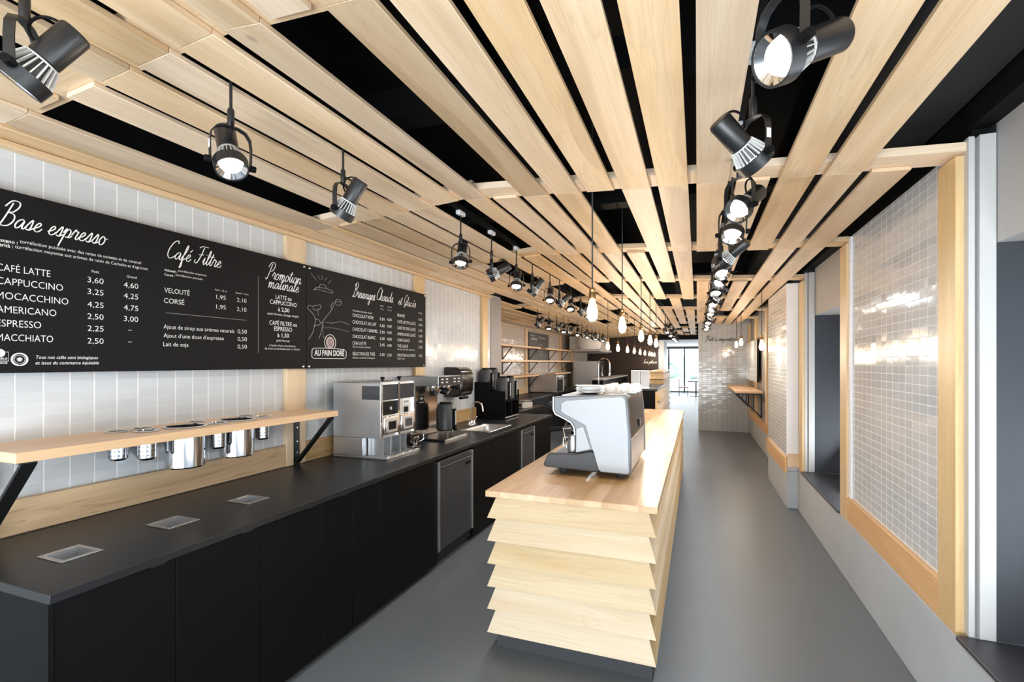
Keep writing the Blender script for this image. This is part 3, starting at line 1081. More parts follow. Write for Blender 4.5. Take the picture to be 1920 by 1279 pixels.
# ---------------------------------------------------------------- shelf with canisters
SZ0, SZ1 = 1.270, 1.310
CAN = [('large', 1.827, -2.545), ('large', 2.152, -2.560)]
CAN += [('small', u, v) for u, v in ((1.575, -2.665), (1.69, -2.665), (1.635, -2.550), (1.985, -2.672), (1.99, -2.512), (2.31, -2.67), (2.325, -2.55))]
RB, RS = 0.096, 0.045
circ = lambda u, v, r, n=28: [(v + r * math.cos(2 * math.pi * i / n), u + r * math.sin(2 * math.pi * i / n)) for i in range(n)]
t = thing('canister_shelf', 'thick pale wooden wall shelf with round cut-outs holding steel canisters', 'shelf', (0, 0, 0))
mb = MB().plate([(-2.7575, 1.062), (-2.385, 1.062), (-2.385, 2.825), (-2.7575, 2.825)], [circ(u, v, RB if k == 'large' else RS) for k, u, v in CAN], SZ0, SZ1)
# keep clear of the post at the far end
mesh_obj('board', mb, 'shelfY', t, bevel=0.002)
for u in (0.99 + 0.12, 2.775):
    w0 = -2.717 if u > 2 else -2.727
    br = MB()
    br.box(w0, w0 + 0.006, u - 0.025, u + 0.025, 0.912, 1.269)
    br.box(w0, -2.40, u - 0.025, u + 0.025, 1.262, 1.2695)
    br.strap([(w0 + 0.005, u, 0.925), (-2.405, u, 1.262)], (0, 1, 0), 0.05, 0.012)
    b = mesh_obj('bracket', br, 'blacksteel', t)
    sc = MB()
    for z in (1.0, 1.08, 1.18):
        sc.cyl((w0 + 0.006, u, z), (w0 + 0.009, u, z), 0.005)
    mesh_obj('screw', sc, 'chrome', b)
names = {0: 'large polished steel canister hanging in the shelf, nearer the camera', 1: 'large polished steel canister hanging in the shelf, farther from the camera',
         2: 'small perforated cutlery cylinder in the rear row, nearest the camera', 3: 'small perforated cutlery cylinder in the rear row, second from the camera',
         4: 'small perforated cutlery cylinder in the front row, just before the nearer large canister', 5: 'small perforated cylinder in the rear row, between the two large canisters',
         6: 'small perforated cylinder in the front row, between the two large canisters', 7: 'small perforated cutlery cylinder in the rear row, farthest from the camera',
         8: 'small perforated cutlery cylinder in the front row, past the farther large canister'}
for i, (k, u, v) in enumerate(CAN):
    t = thing('canister', names[i], 'canister', (v, u, SZ1), 0, 'steel canisters hung in the wooden shelf')
    if k == 'large':
        r, dp = RB - 0.004, 0.212
        mesh_obj('cup', MB().lathe([(r - 0.008, -dp), (r, -dp + 0.008), (r, 0.002), (r - 0.003, 0.002), (r - 0.003, -dp + 0.01), (0, -dp + 0.01)], seg=40), 'canister', t)
        mesh_obj('flange', MB().lathe([(r - 0.003, 0.0012), (r + 0.011, 0.0012), (r + 0.012, 0.004), (r + 0.0, 0.006), (r - 0.003, 0.0012)], seg=40, cap=False), 'chrome', t)
    else:
        r, dp = RS - 0.003, 0.14
        mesh_obj('cup', MB().lathe([(r - 0.012, -dp), (r - 0.002, -dp + 0.012), (r, 0.002), (r - 0.002, 0.002), (r - 0.004, -dp + 0.012), (0, -dp + 0.012)], seg=28), 'perf', t)
        mesh_obj('flange', MB().lathe([(r - 0.002, 0.0012), (r + 0.011, 0.0012), (r + 0.012, 0.003), (r + 0.0, 0.005), (r - 0.002, 0.0012)], seg=28, cap=False), 'chrome', t)

# ---------------------------------------------------------------- menu boards
BV = -2.698                       # face of the boards
TXT = {}


def text_mesh(s, bold=0.0):
    cu = bpy.data.curves.new('lettering', 'FONT')
    cu.body = s
    cu.size = 1.0
    cu.offset = bold
    cu.resolution_u = 3
    o = bpy.data.objects.new('lettering', cu)
    COL.objects.link(o)
    dg = bpy.context.evaluated_depsgraph_get()
    me = bpy.data.meshes.new_from_object(o.evaluated_get(dg))
    bpy.data.objects.remove(o)
    return me


def add_text(mb, s, u0, u1, z, cap, bold=0.0, v=BV, skew=0.0, centre=False):
    """lettering on the wall plane: from u0 to u1 along the wall, baseline z, capital height cap"""
    me = text_mesh(s, bold)
    if not me.vertices:
        return
    xs = [q.co.x for q in me.vertices]
    x0, x1 = min(xs), max(xs)
    k = (u1 - u0) / (x1 - x0)
    ky = cap / 0.73
    vs = [mb.bm.verts.new((v, u0 + (q.co.x - x0) * k + skew * q.co.y * ky, z + q.co.y * ky)) for q in me.vertices]
    for p in me.polygons:
        try:
            mb.bm.faces.new([vs[i] for i in p.vertices])
        except ValueError:
            pass
    bpy.data.meshes.remove(me)


def px_text(mb, s, xl, xr, yr, cap, bold=-0.006, ref='r', skew=0.0):
    u0 = on_wall(xl, 500, BV)[0]
    u1, z = on_wall(xr, yr, BV)
    ln = MB()
    add_text(ln, s, u0, u1, z, cap, bold, BV + 0.0006, skew)
    mesh_obj('lettering', ln, 'white_ink', mb)


# handwriting: strokes on a unit x-height, slanted when written
G = {
    'a': ([[(.95, .8), (.7, 1), (.3, .8), (.1, .35), (.3, 0), (.65, .2), (.95, .85), (.9, .3), (1.05, .0), (1.4, .3)]], 1.25),
    'b': ([[(0, .2), (.35, 1.2), (.45, 2.1), (.2, 2.0), (.15, .4), (.4, 0), (.8, .3), (.75, .85), (.95, .8), (1.2, .85)]], 1.15),
    'c': ([[(.85, .8), (.6, 1), (.2, .7), (.15, .2), (.45, 0), (.8, .1), (1.05, .35)]], 1.0),
    'd': ([[(.95, .8), (.65, 1), (.25, .75), (.1, .3), (.35, 0), (.7, .3), (1.1, 2.2), (.95, .4), (1.1, 0), (1.4, .3)]], 1.3),
    'e': ([[(0, .3), (.5, .5), (.75, .8), (.55, 1), (.25, .7), (.2, .2), (.5, 0), (.8, .1), (1.05, .4)]], 1.0),
    'f': ([[(0, .3), (.5, 1.2), (.65, 2.1), (.45, 2.1), (.3, 1), (.15, -1), (.35, -.8), (.3, 0), (.7, .3)]], .75),
    'g': ([[(.95, .8), (.65, 1), (.25, .7), (.15, .2), (.4, 0), (.8, .4), (.95, .95), (.75, -.8), (.4, -1.0), (.25, -.7), (.8, -.1), (1.25, .3)]], 1.2),
    'h': ([[(0, .2), (.4, 1.3), (.5, 2.1), (.3, 2.0), (.1, 0), (.35, .7), (.65, 1), (.8, .7), (.75, .1), (1.0, 0), (1.25, .3)]], 1.2),
    'i': ([[(.05, .3), (.3, 1), (.25, .2), (.4, 0), (.7, .3)], [(.45, 1.45), (.5, 1.5)]], .65),
    'l': ([[(.0, .2), (.45, 1.3), (.5, 2.1), (.3, 2.0), (.2, .4), (.4, 0), (.7, .3)]], .65),
    'm': ([[(.0, .7), (.2, 1), (.15, 0), (.35, .75), (.6, 1), (.7, .6), (.65, 0), (.85, .75), (1.1, 1), (1.25, .6), (1.2, .1), (1.4, 0), (1.7, .3)]], 1.6),
    'n': ([[(.0, .7), (.2, 1), (.15, 0), (.4, .75), (.7, 1), (.85, .6), (.8, .1), (1.0, 0), (1.3, .3)]], 1.2),
    'o': ([[(.7, .9), (.4, 1), (.1, .5), (.3, 0), (.7, .1), (.85, .6), (.6, 1), (.75, .8), (1.2, .8)]], 1.1),
    'p': ([[(.0, .5), (.3, 1), (.0, -1.1), (.25, .5), (.6, 1), (.9, .7), (.75, .1), (.4, .1), (.9, .05), (1.2, .3)]], 1.15),
    'r': ([[(.0, .4), (.3, 1.1), (.5, .9), (.75, .9), (.6, .2), (.8, 0), (1.05, .3)]], .95),
    's': ([[(.0, .2), (.55, 1.15), (.65, .5), (.5, .05), (.15, .1), (.5, 0), (1.0, .3)]], .9),
    't': ([[(.0, .3), (.4, 1.2), (.45, 1.8), (.25, .4), (.4, 0), (.75, .3)], [(-.05, 1.3), (.8, 1.4)]], .7),
    'u': ([[(.0, .6), (.2, 1), (.1, .3), (.3, 0), (.7, .4), (.85, 1), (.8, .2), (1.0, 0), (1.3, .3)]], 1.2),
    'v': ([[(.0, .7), (.2, 1), (.25, .3), (.4, 0), (.8, .6), (.8, 1), (1.1, .85)]], 1.05),
    'x': ([[(.0, .8), (.25, 1), (.6, .1), (.9, .1)], [(.85, 1), (.1, 0)]], 1.0),
    'B': ([[(.7, 2.5), (.45, .9), (.2, 0), (-.2, .1)], [(.0, 2.0), (.5, 2.7), (1.3, 2.7), (1.5, 2.2), (1.1, 1.6), (.6, 1.45), (1.3, 1.3), (1.5, .7), (1.1, .1), (.4, 0), (.1, .3)]], 1.75),
    'C': ([[(1.5, 2.2), (1.3, 2.6), (.7, 2.3), (.25, 1.4), (.2, .5), (.6, 0), (1.1, .1), (1.6, .5)]], 1.5),
    'F': ([[(.2, 2.3), (.7, 2.6), (1.9, 2.6)], [(1.1, 2.5), (.9, 1.2), (.5, .1), (.05, .1), (.0, .5)], [(.4, 1.3), (1.4, 1.4)]], 1.5),
    'G': ([[(1.5, 2.2), (1.2, 2.6), (.6, 2.2), (.2, 1.2), (.4, .3), (.9, .3), (1.3, 1.2), (1.2, .3), (.9, -.4), (.4, -.3), (.9, .1), (1.6, .4)]], 1.55),
    'P': ([[(.7, 2.4), (.45, .9), (.15, -.2), (-.2, .0)], [(-.1, 1.8), (.4, 2.6), (1.2, 2.6), (1.5, 2.0), (1.1, 1.3), (.55, 1.2)]], 1.4),
    'S': ([[(1.2, 2.2), (1.0, 2.6), (.5, 2.3), (.6, 1.6), (1.0, .9), (.7, .1), (.1, .1), (.0, .5)]], 1.2),
}
ACC = {'é': 'e', 'ê': 'e', 'à': 'a'}


def smooth(pts, n=5):
    out = []
    for i in range(len(pts) - 1):
        p0, p1, p2, p3 = pts[max(i - 1, 0)], pts[i], pts[i + 1], pts[min(i + 2, len(pts) - 1)]
        for j in range(n):
            t = j / n
            out.append(tuple(0.5 * ((2 * p1[d]) + (-p0[d] + p2[d]) * t + (2 * p0[d] - 5 * p1[d] + 4 * p2[d] - p3[d]) * t * t + (-p0[d] + 3 * p1[d] - 3 * p2[d] + p3[d]) * t ** 3) for d in (0, 1)))
    out.append(pts[-1])
    return out


LIFT = [0.0]


def ribbon(mb, pts, w, to3, nrm=(1, 0, 0)):
    """flat pen stroke; it rises by a hair along its length so that crossings never share a plane"""
    base3, nv, l0 = to3, Vector(nrm), LIFT[0]
    step = [0]

    def to3(a, b):
        step[0] += 1
        return tuple(Vector(base3(a, b)) + nv * (l0 + 4e-6 * step[0]))
    LIFT[0] = (l0 + 8e-6 * len(pts)) % 0.0012
    n = len(pts)
    L, R = [], []
    for i in range(n):
        a, b = pts[max(i - 1, 0)], pts[min(i + 1, n - 1)]
        dx, dy = b[0] - a[0], b[1] - a[1]
        d = math.hypot(dx, dy) or 1
        ww = w * (0.75 + 0.5 * abs(dy) / d) / 2
        L.append(mb.bm.verts.new(to3(pts[i][0] - dy / d * ww, pts[i][1] + dx / d * ww)))
        R.append(mb.bm.verts.new(to3(pts[i][0] + dy / d * ww, pts[i][1] - dx / d * ww)))
    for i in range(n - 1):
        try:
            mb.bm.faces.new([L[i], L[i + 1], R[i + 1], R[i]])
        except ValueError:
            pass


def script(mb, s, to3, u0, u1, z, xh, w, slant=0.32, nrm=(1, 0, 0)):
    """handwritten line from u0 to u1, baseline z, x-height xh"""
    x, strokes = 0.0, []
    for ch in s:
        if ch in ' -':
            if ch == '-':
                strokes.append([(x + .1, .6), (x + .6, .65)])
            x += 0.8
            continue
        st, adv = G[ACC.get(ch, ch)]
        for q in st:
            strokes.append([(x + a, b) for a, b in q])
        if ch == 'é':
            strokes.append([(x + .5, 1.35), (x + .85, 1.75)])
        if ch == 'à':
            strokes.append([(x + .4, 1.75), (x + .7, 1.35)])
        if ch == 'ê':
            strokes.append([(x + .3, 1.35), (x + .6, 1.75), (x + .85, 1.35)])
        x += adv
    k = (u1 - u0) / x
    for q in strokes:
        pts = [(u0 + (a) * k + b * slant * xh, z + b * xh) for a, b in smooth(q)]
        ribbon(mb, pts, w, to3, nrm)


bw = lambda a, b: (BV + 0.0007, a, b)


def menu(label, u0, u1):
    t = thing('menu_board', label, 'menu board', (0, 0, 0), 0, 'black menu boards')
    mesh_obj('panel', MB().box(BV - 0.012, BV, u0, u1, 1.606, 2.372), 'boardm', t, bevel=0.001)
    return t


U = lambda x: on_wall(x, 600, BV)[0]
MU0, MU1, MU2 = 0.80, U(574.5), U(798)
b1 = menu('big black menu board headed Base espresso and Café Filtre', MU0, MU1 - 0.002)
b2 = menu('black menu board with a line drawing of a woman and a bread', MU1 + 0.002, MU2)
# --- first board
h = MB()
script(h, 'Base espresso', bw, U(-6), U(196), on_wall(20, 429, BV)[1] + 0.008, 0.041, 0.0042)
mesh_obj('heading_lettering', h, 'white_ink', b1)
h = MB()
script(h, 'Café Filtre', bw, U(310), U(413), on_wall(330, 486, BV)[1], 0.040, 0.0042)
mesh_obj('heading_lettering', h, 'white_ink', b1)
h = MB()
script(h, 'Promotion', bw, U(499), U(563), on_wall(500, 521, BV)[1], 0.042, 0.0042)
mesh_obj('heading_lettering', h, 'white_ink', b1)
h = MB()
script(h, 'matinale', bw, U(502), U(559), on_wall(502, 539, BV)[1], 0.040, 0.0042)
mesh_obj('heading_lettering', h, 'white_ink', b1)
p = b1
xl = -7
for s, x, y in (('CAFÉ LATTE', 94.4, 519.7), ('CAPPUCCINO', 118, 545.8), ('MOCACCHINO', 128, 571.6), ('AMERICANO', 105.4, 593.3), ('ESPRESSO', 77, 616), ('MACCHIATO', 99.5, 642)):
    px_text(p, s, xl, x, y, 0.031)
for s, y in (('3,60', 533), ('3,25', 554.5), ('4,25', 578), ('2,50', 600), ('2,25', 622), ('2,50', 645)):
    px_text(p, s, 164, 194, y, 0.028)
for s, y in (('4,60', 542), ('4,25', 562), ('4,75', 583.5), ('3,00', 604)):
    px_text(p, s, 232, 259, y, 0.028)
for y in (618, 640):
    px_text(p, '–', 240, 247, y + 5, 0.028)
px_text(p, 'Toscano :', -14, 33, 458.5, 0.0155, 0.012)
px_text(p, 'torréfaction poussée avec des notes de noisette et de caramel', 37, 264, 495.5, 0.0155)
px_text(p, 'Verità :', -9, 24, 465.5, 0.0155, 0.012)
px_text(p, 'torréfaction moyenne aux arômes de raisin de Corinthe et d’agrumes', 28, 277, 507, 0.0155)
px_text(p, 'Petit', 172, 186, 513, 0.0135)
px_text(p, 'Grand', 237.6, 256, 523, 0.0135)
px_text(p, 'Tous nos cafés sont biologiques', 66, 183, 673.5, 0.0155, 0, skew=0.2)
px_text(p, 'et issus du commerce équitable', 66, 185, 683.2, 0.0155, 0, skew=0.2)
px_text(p, 'Velouté :', 308, 332, 512, 0.0125, 0.012)
px_text(p, 'torréfaction moyenne', 333.5, 387, 518.5, 0.0125)
px_text(p, 'Corsé :', 308, 327, 519.5, 0.0125, 0.012)
px_text(p, 'torréfaction poussée', 329, 380, 525.5, 0.0125)
px_text(p, 'VELOUTÉ', 308, 355.5, 554.4, 0.0285)
px_text(p, 'CORSÉ', 307.4, 345.4, 572, 0.0285)
px_text(p, 'Petit - 12 oz', 403, 425.6, 548, 0.0105)
px_text(p, 'Grand - 16 oz', 441.6, 465.7, 553.8, 0.0105)
for x0, x1, y, s in ((405.4, 423.2, 562.7, '1,95'), (444, 462, 568, '2,10'), (405.4, 423.2, 580.6, '1,95'), (444, 462, 585, '2,10'), (445.5, 462.7, 626, '0,50'), (445.5, 462.7, 640, '0,50'), (445.5, 462.7, 654, '0,50')):
    px_text(p, s, x0, x1, y, 0.0265)
px_text(p, 'Ajout de sirop aux arômes naturels', 306.5, 439, 624.5, 0.0235)
px_text(p, 'Ajout d’une dose d’espresso', 306.5, 419.4, 638, 0.0235)
px_text(p, 'Lait de soja', 306, 353.4, 650.4, 0.0235)
for s, x0, x1, y, cp, bo in (('LATTE ou', 517, 546.3, 564.7, .03, .004), ('CAPPUCCINO', 506, 556, 576, .03, .004), ('à 2,50', 521.3, 542.3, 586, .028, .012), ('petit format, dosage simple', 501.6, 559.6, 595.8, .016, 0),
                             ('CAFÉ FILTRE ou', 505, 556.3, 613, .03, .004), ('ESPRESSO', 513.8, 547.4, 622.3, .03, .004), ('à 1,50', 520, 541.7, 633.2, .028, .012), ('petit format', 518.3, 543, 641.5, .016, 0),
                             ('à l’achat d’une viennoiserie,', 504.7, 554.3, 651, .0135, 0), ('du lundi au vendredi avant 11 heures.', 496.5, 562.4, 657, .0135, 0)):
    px_text(p, s, x0, x1, y, cp, bo)
g = MB()
ua, za = on_wall(311, 586.5, BV)
ub, _ = on_wall(462.7, 602, BV)
g.box(BV, BV + 0.0006, ua, ub, za - 0.0012, za + 0.0012)
ua, za = on_wall(484, 518, BV)
_, zb = on_wall(483, 662, BV)
g.box(BV, BV + 0.0006, ua, ua + 0.0022, zb, za)
mesh_obj('dividing_line', g, 'grey_ink', b1)
lg = MB()
ua, za = on_wall(1, 660, BV)
ub, zb = on_wall(16, 686, BV)
ub += 0.0
ua = ub - 0.075
bw2 = lambda a, b: (BV + 0.0009, a, b)
loop = lambda cu, cz, r, r2=None, n=32: [(cu + r * math.cos(2 * math.pi * i / n), cz + (r2 or r) * math.sin(2 * math.pi * i / n)) for i in range(n + 1)]
ribbon(lg, [(ua, zb + .02), (ub, zb + .02), (ub, za), (ua, za), (ua, zb + .02)], 0.002, bw2)
cz = (za + zb) / 2 + 0.01
lg.bm.faces.new([lg.bm.verts.new(bw2(a, b)) for a, b in loop(ub - .028, cz + .014, .017)[:-1]])
add_text(lg, 'ÉQUITABLE', ua + .004, ub - .004, zb + 0.026, 0.009, 0.01, BV + .0007)
add_text(lg, 'FAIR TRADE', ua + .004, ub - .004, zb + 0.008, 0.009, 0.01, BV + .0007)
cu_, cz_ = on_wall(36.5, 674, BV)
ribbon(lg, loop(cu_, cz_, .0255), 0.006, bw2)
ribbon(lg, loop(cu_, cz_, .018), 0.0015, bw2)
star = []
for i in range(22):
    a = 2 * math.pi * i / 22 + math.pi / 2
    star.append((cu_ + (0.012 if i % 2 == 0 else 0.006) * math.cos(a), cz_ + (0.012 if i % 2 == 0 else 0.006) * math.sin(a)))
lg.bm.faces.new([lg.bm.verts.new(bw2(a, b)) for a, b in star])
mesh_obj('certification_mark', lg, 'white_ink', b1)
# --- second board
h = MB()
script(h, 'Breuvages', bw, U(661), U(702), on_wall(661, 556, BV)[1], 0.045, 0.0042)
mesh_obj('heading_lettering', h, 'white_ink', b2)
h = MB()
script(h, 'Chauds', bw, U(705), U(736), on_wall(705, 561.5, BV)[1], 0.045, 0.0042)
mesh_obj('heading_lettering', h, 'white_ink', b2)
h = MB()
script(h, 'et Glacés', bw, U(746), U(779), on_wall(746, 570.5, BV)[1], 0.042, 0.0042)
mesh_obj('heading_lettering', h, 'white_ink', b2)
p = b2
for s, x1, y, cp in (('Véritable chocolat chaud', 697, 589, .015), ('CHOCOLAT NOIR', 700, 599, .029), ('CHOCOLAT AU LAIT', 705.4, 611.5, .029), ('CHOCOLAT CARAMEL', 708, 624.3, .029), ('CHOCOLAT BLANC', 703.7, 636.5, .029),
                     ('CHAÏ LATTE', 686, 647.5, .029), ('Chaï noir et épices indiennes', 694.6, 653, .015), ('SÉLECTION DE THÉS', 703, 667, .029), ('Sélection de thés fins biologiques', 703, 672.8, .015)):
    px_text(p, s, 661, x1, y, cp)
for y, a, c in ((601.5, '3,50', '4,00'), (613.8, '3,50', '4,00'), (625.6, '3,50', '4,00'), (637.8, '3,50', '4,00'), (649.5, '3,45', '4,00'), (667.4, '2,00', '2,50')):
    px_text(p, a, 712, 721, y, .026)
    px_text(p, c, 725.7, 734.2, y + 1, .026)
for x0, x1, s, s2 in ((713, 719, 'Petit', '12 oz'), (727, 734, 'Grand', '16 oz')):
    px_text(p, s, x0, x1, 575.5 + (x0 - 713) * .15, .013)
    px_text(p, s2, x0, x1, 581.5 + (x0 - 713) * .15, .013)
for s, x1, y, cp in (('FRAPPÉ', 758.8, 595.8, .03), ('CAFÉ LATTE GLACÉ', 779, 610, .03), ('CAFÉ FILTRE GLACÉ', 779, 621, .03), ('AMERICANO GLACÉ', 779, 631.8, .03), ('CHAÏ GLACÉ', 767.8, 641.6, .03), ('THÉ GLACÉ', 764.7, 652.2, .03),
                     ('thé noir aux notes d’agrumes', 777.5, 657.5, .015), ('SMOOTHIE AUX FRUITS', 779, 669.4, .03), ('100% fruit', 758.6, 674, .015)):
    px_text(p, s, 745, x1, y, cp)
for s, y in (('Petit', 589), ('4,25', 602), ('4,60', 612), ('3,75', 622.7), ('3,50', 632.8), ('4,25', 642.6), ('2,25', 653.2), ('4,25', 669.4)):
    px_text(p, s, 784.6, 791.4, y, .026 if ',' in s else .013)
d = MB()


def sk(pts, w=0.004):
    """strokes measured in a 4.918x crop of the photograph whose corner is (440, 460)"""
    q = []
    for x, y in pts:
        a = on_wall(440 + x / 4.918, 460 + y / 4.918, BV)
        q.append(a)
    ribbon(d, smooth(q, 6), w, bw)


sk([(730, 415), (760, 405), (890, 440), (900, 425), (850, 402), (760, 388), (730, 410)])
sk([(780, 385), (790, 362), (812, 362), (835, 375), (845, 398)])
for a, b in (((700, 255), (755, 325)), ((765, 280), (788, 318)), ((805, 275), (806, 318)), ((845, 295), (832, 325)), ((885, 322), (862, 355))):
    sk([a, b], 0.003)
sk([(690, 600), (672, 580), (685, 555), (720, 562), (760, 552), (795, 555), (780, 590), (740, 597), (715, 580)])
sk([(690, 600), (725, 640), (742, 680), (735, 740), (715, 810), (678, 868)])
sk([(740, 688), (765, 680), (800, 710), (850, 650), (890, 600), (915, 545), (905, 530), (888, 555), (890, 590)])
sk([(765, 605), (772, 650)], 0.003)
sk([(725, 738), (760, 740), (800, 718), (830, 712)])
sk([(840, 710), (900, 718), (980, 705), (1055, 735)])
sk([(825, 760), (920, 765), (1060, 800)], 0.003)
sk([(812, 725), (800, 780), (778, 858)])
sk([(815, 730), (812, 790), (815, 850), (828, 842)], 0.003)
sk([(925, 520), (945, 498), (975, 510), (980, 540), (955, 556), (930, 540), (928, 520), (955, 522), (978, 520)])
mesh_obj('line_drawing', d, 'grey_ink', b2)
lo = MB()
q = [on_wall(440 + x / 4.918, 460 + y / 4.918, BV) for x, y in ((712, 965), (725, 948), (832, 948), (925, 953), (1015, 965), (1028, 985), (1026, 1030), (1010, 1046), (726, 1043), (710, 1027), (712, 965))]
ribbon(lo, q, 0.005, bw)
ua, z = on_wall(440 + 735 / 4.918, 460 + 1016 / 4.918, BV)
ub, _ = on_wall(440 + 1008 / 4.918, 460 + 1018 / 4.918, BV)
add_text(lo, 'AU PAIN DORÉ', ua, ub, z, 0.046, 0.02, BV + .0006)
cu_, cz_ = on_wall(440 + 880 / 4.918, 460 + 897 / 4.918, BV)
ribbon(lo, [(a, b) for a, b in loop(cu_, cz_, .062) if b > cz_ - .045], 0.005, bw)
mesh_obj('shop_logo', lo, 'white_ink', b2)
lo = MB()
lo.bm.faces.new([lo.bm.verts.new(bw(a, b)) for a, b in loop(cu_, cz_, .046)[:-1]])
em = mesh_obj('logo_roundel', lo, 'pinkish', b2)
lo = MB()
for i in (-1, 0, 1):
    ribbon(lo, smooth([(cu_ + i * .008, cz_ - .03), (cu_ + i * .02, cz_), (cu_ + i * .012, cz_ + .028)]), 0.004, lambda a, b: (BV + .001, a, b))
mesh_obj('wheat_ear', lo, 'boardm', em)
for bd, lst in ((b1, ((571.5, 500.7), (568, 687))), (b2, ((581, 503.3), (578.5, 687), (796, 555), (794.5, 685)))):
    for x, y in lst:
        a, z = on_wall(x, y, BV)
        a = min(a, MU1 - 0.02) if bd is b1 else min(max(a, MU1 + 0.02), MU2 - 0.02)
        mesh_obj('standoff_screw', MB().cyl((BV + 0.0003, a, z), (BV + 0.008, a, z), 0.010, 0.007), 'chrome', bd)

# ---------------------------------------------------------------- appliances on the left counter
# twin hopper coffee grinder
t = thing('coffee_grinder', 'stainless twin-hopper coffee grinder standing next to the wooden shelf', 'grinder', (-2.46, 3.36, ZT))
gx = lambda v: v + 2.46
b = MB()
b.box(gx(-2.69), gx(-2.245), -0.23, 0.23, 0.16, 0.585)
b.box(gx(-2.69), gx(-2.41), -0.23, 0.23, 0.018, 0.159)
b.box(gx(-2.69), gx(-2.19), -0.232, 0.232, 0.001, 0.017)
mesh_obj('body', b, 'steel', t, bevel=0.003)
mesh_obj('top_lid', MB().box(gx(-2.688), gx(-2.247), -0.226, 0.226, 0.5855, 0.592), 'steelY', t, bevel=0.002)
mesh_obj('front_lip', MB().box(gx(-2.199), gx(-2.187), -0.232, 0.232, 0.002, 0.024), 'chrome', t, bevel=0.002)
mesh_obj('side_window', MB().box(gx(-2.415), gx(-2.255), -0.2325, -0.2305, 0.455, 0.56), 'darkglass', t)
for k, c in enumerate((-0.115, 0.115)):
    fx = gx(-2.245) + 0.0005
    mesh_obj('hopper_window', MB().box(fx, fx + 0.006, c - 0.098, c + 0.098, 0.45, 0.57), 'darkglass', t, bevel=0.002)
    fr = MB()
    for s in (-1, 1):
        fr.box(fx, fx + 0.01, c + s * 0.108 - 0.006, c + s * 0.108 + 0.006, 0.165, 0.58)
    mesh_obj('edge_trim', fr, 'chrome', t)
    if k == 0:
        mesh_obj('black_band', MB().box(fx, fx + 0.005, c - 0.10, c + 0.10, 0.335, 0.44), 'black', t)
        kn = mesh_obj('knob', MB().cyl((fx + 0.005, c, 0.385), (fx + 0.014, c, 0.385), 0.013), 'steel', t)
    else:
        pl = mesh_obj('badge', MB().box(fx, fx + 0.004, c - 0.055, c + 0.055, 0.40, 0.445), 'white', t, bevel=0.002)
        tm = MB()
        add_text(tm, 'BUNN', c - 0.035, c + 0.035, 0.41, 0.022, 0.02, fx + 0.0045)
        mesh_obj('lettering', tm, 'black', pl)
        mesh_obj('switch', MB().box(fx, fx + 0.008, c - 0.025, c + 0.025, 0.335, 0.38), 'black', t, bevel=0.003)
    tr = MB().box(fx, fx + 0.022, c - 0.095, c + 0.095, 0.185, 0.325)
    tray = mesh_obj('bean_chute', tr, 'chrome', t, bevel=0.008)
    mesh_obj('inset', MB().box(fx + 0.0225, fx + 0.027, c - 0.07, c + 0.07, 0.20, 0.305), 'steel', tray, bevel=0.004)
    lb = mesh_obj('plate', MB().box(fx + 0.0275, fx + 0.030, c - 0.048, c + 0.048, 0.222, 0.285), 'black' if k == 0 else 'darkplastic', tray, bevel=0.003)
    kb = MB().lathe([(0.008, 0), (0.007, 0.014), (0.019, 0.022), (0.017, 0.034), (0, 0.036)], (gx(-2.31), c, 0.5925))
    mesh_obj('lid_knob', kb, 'black', t)
    gd = MB()
    for s in (-1, 1):
        gd.box(gx(-2.36), gx(-2.27), c + s * 0.045 - 0.002, c + s * 0.045 + 0.002, 0.018, 0.158)
    gd.box(gx(-2.40), gx(-2.362), c - 0.06, c + 0.06, 0.018, 0.158)
    mesh_obj('filter_guide', gd, 'steel', t)

# small decanter between grinder and brewer
t = thing('coffee_decanter', 'small dark glass jug with chrome lid between grinder and coffee brewer', 'jug', (-2.36, 3.75, ZT))
mesh_obj('jug', MB().lathe([(0.05, 0.012), (0.066, 0.04), (0.06, 0.085), (0.042, 0.11), (0, 0.11)]), 'coffee', t)
mesh_obj('lid', MB().lathe([(0.045, 0.111), (0.046, 0.122), (0.02, 0.128), (0, 0.128)]), 'chrome', t)
mesh_obj('saucer', MB().lathe([(0.055, 0.001), (0.08, 0.006), (0.078, 0.009), (0.05, 0.008)]), 'chrome', t)
mesh_obj('handle', MB().tube([(0.045, 0.03, 0.115), (0.08, 0.055, 0.11), (0.085, 0.058, 0.06), (0.055, 0.038, 0.04)], 0.006), 'chrome', t)

# filter coffee brewer
t = thing('coffee_brewer', 'tall steel filter coffee brewer beside the twin-hopper grinder', 'brewer', (-2.46, 4.28, ZT))
b = MB()
b.box(gx(-2.71), gx(-2.262), -0.23, 0.23, 0.515, 0.61)
b.box(gx(-2.71), gx(-2.53), -0.215, 0.215, 0.022, 0.5145)
mesh_obj('body', b, 'steelY', t, bevel=0.004)
mesh_obj('base', MB().box(gx(-2.71), gx(-2.20), -0.23, 0.23, 0.001, 0.021), 'blackm', t, bevel=0.003)
mesh_obj('front_lip', MB().box(gx(-2.199), gx(-2.19), -0.23, 0.23, 0.003, 0.022), 'chrome', t)
mesh_obj('side_panel', MB().box(gx(-2.53), gx(-2.52), -0.212, 0.212, 0.03, 0.51), 'mirror', t)
ct = mesh_obj('control_panel', MB().box(gx(-2.2615), gx(-2.254), -0.226, 0.226, 0.52, 0.606), 'darkglass', t)
ic = MB()
for i, c in enumerate((-0.17, -0.08, 0.08, 0.17)):
    for z in (0.545, 0.575):
        ic.box(gx(-2.2538), gx(-2.2525), c - 0.02, c + 0.02, z, z + 0.012)
mesh_obj('button_row', ic, 'greyscale', ct)
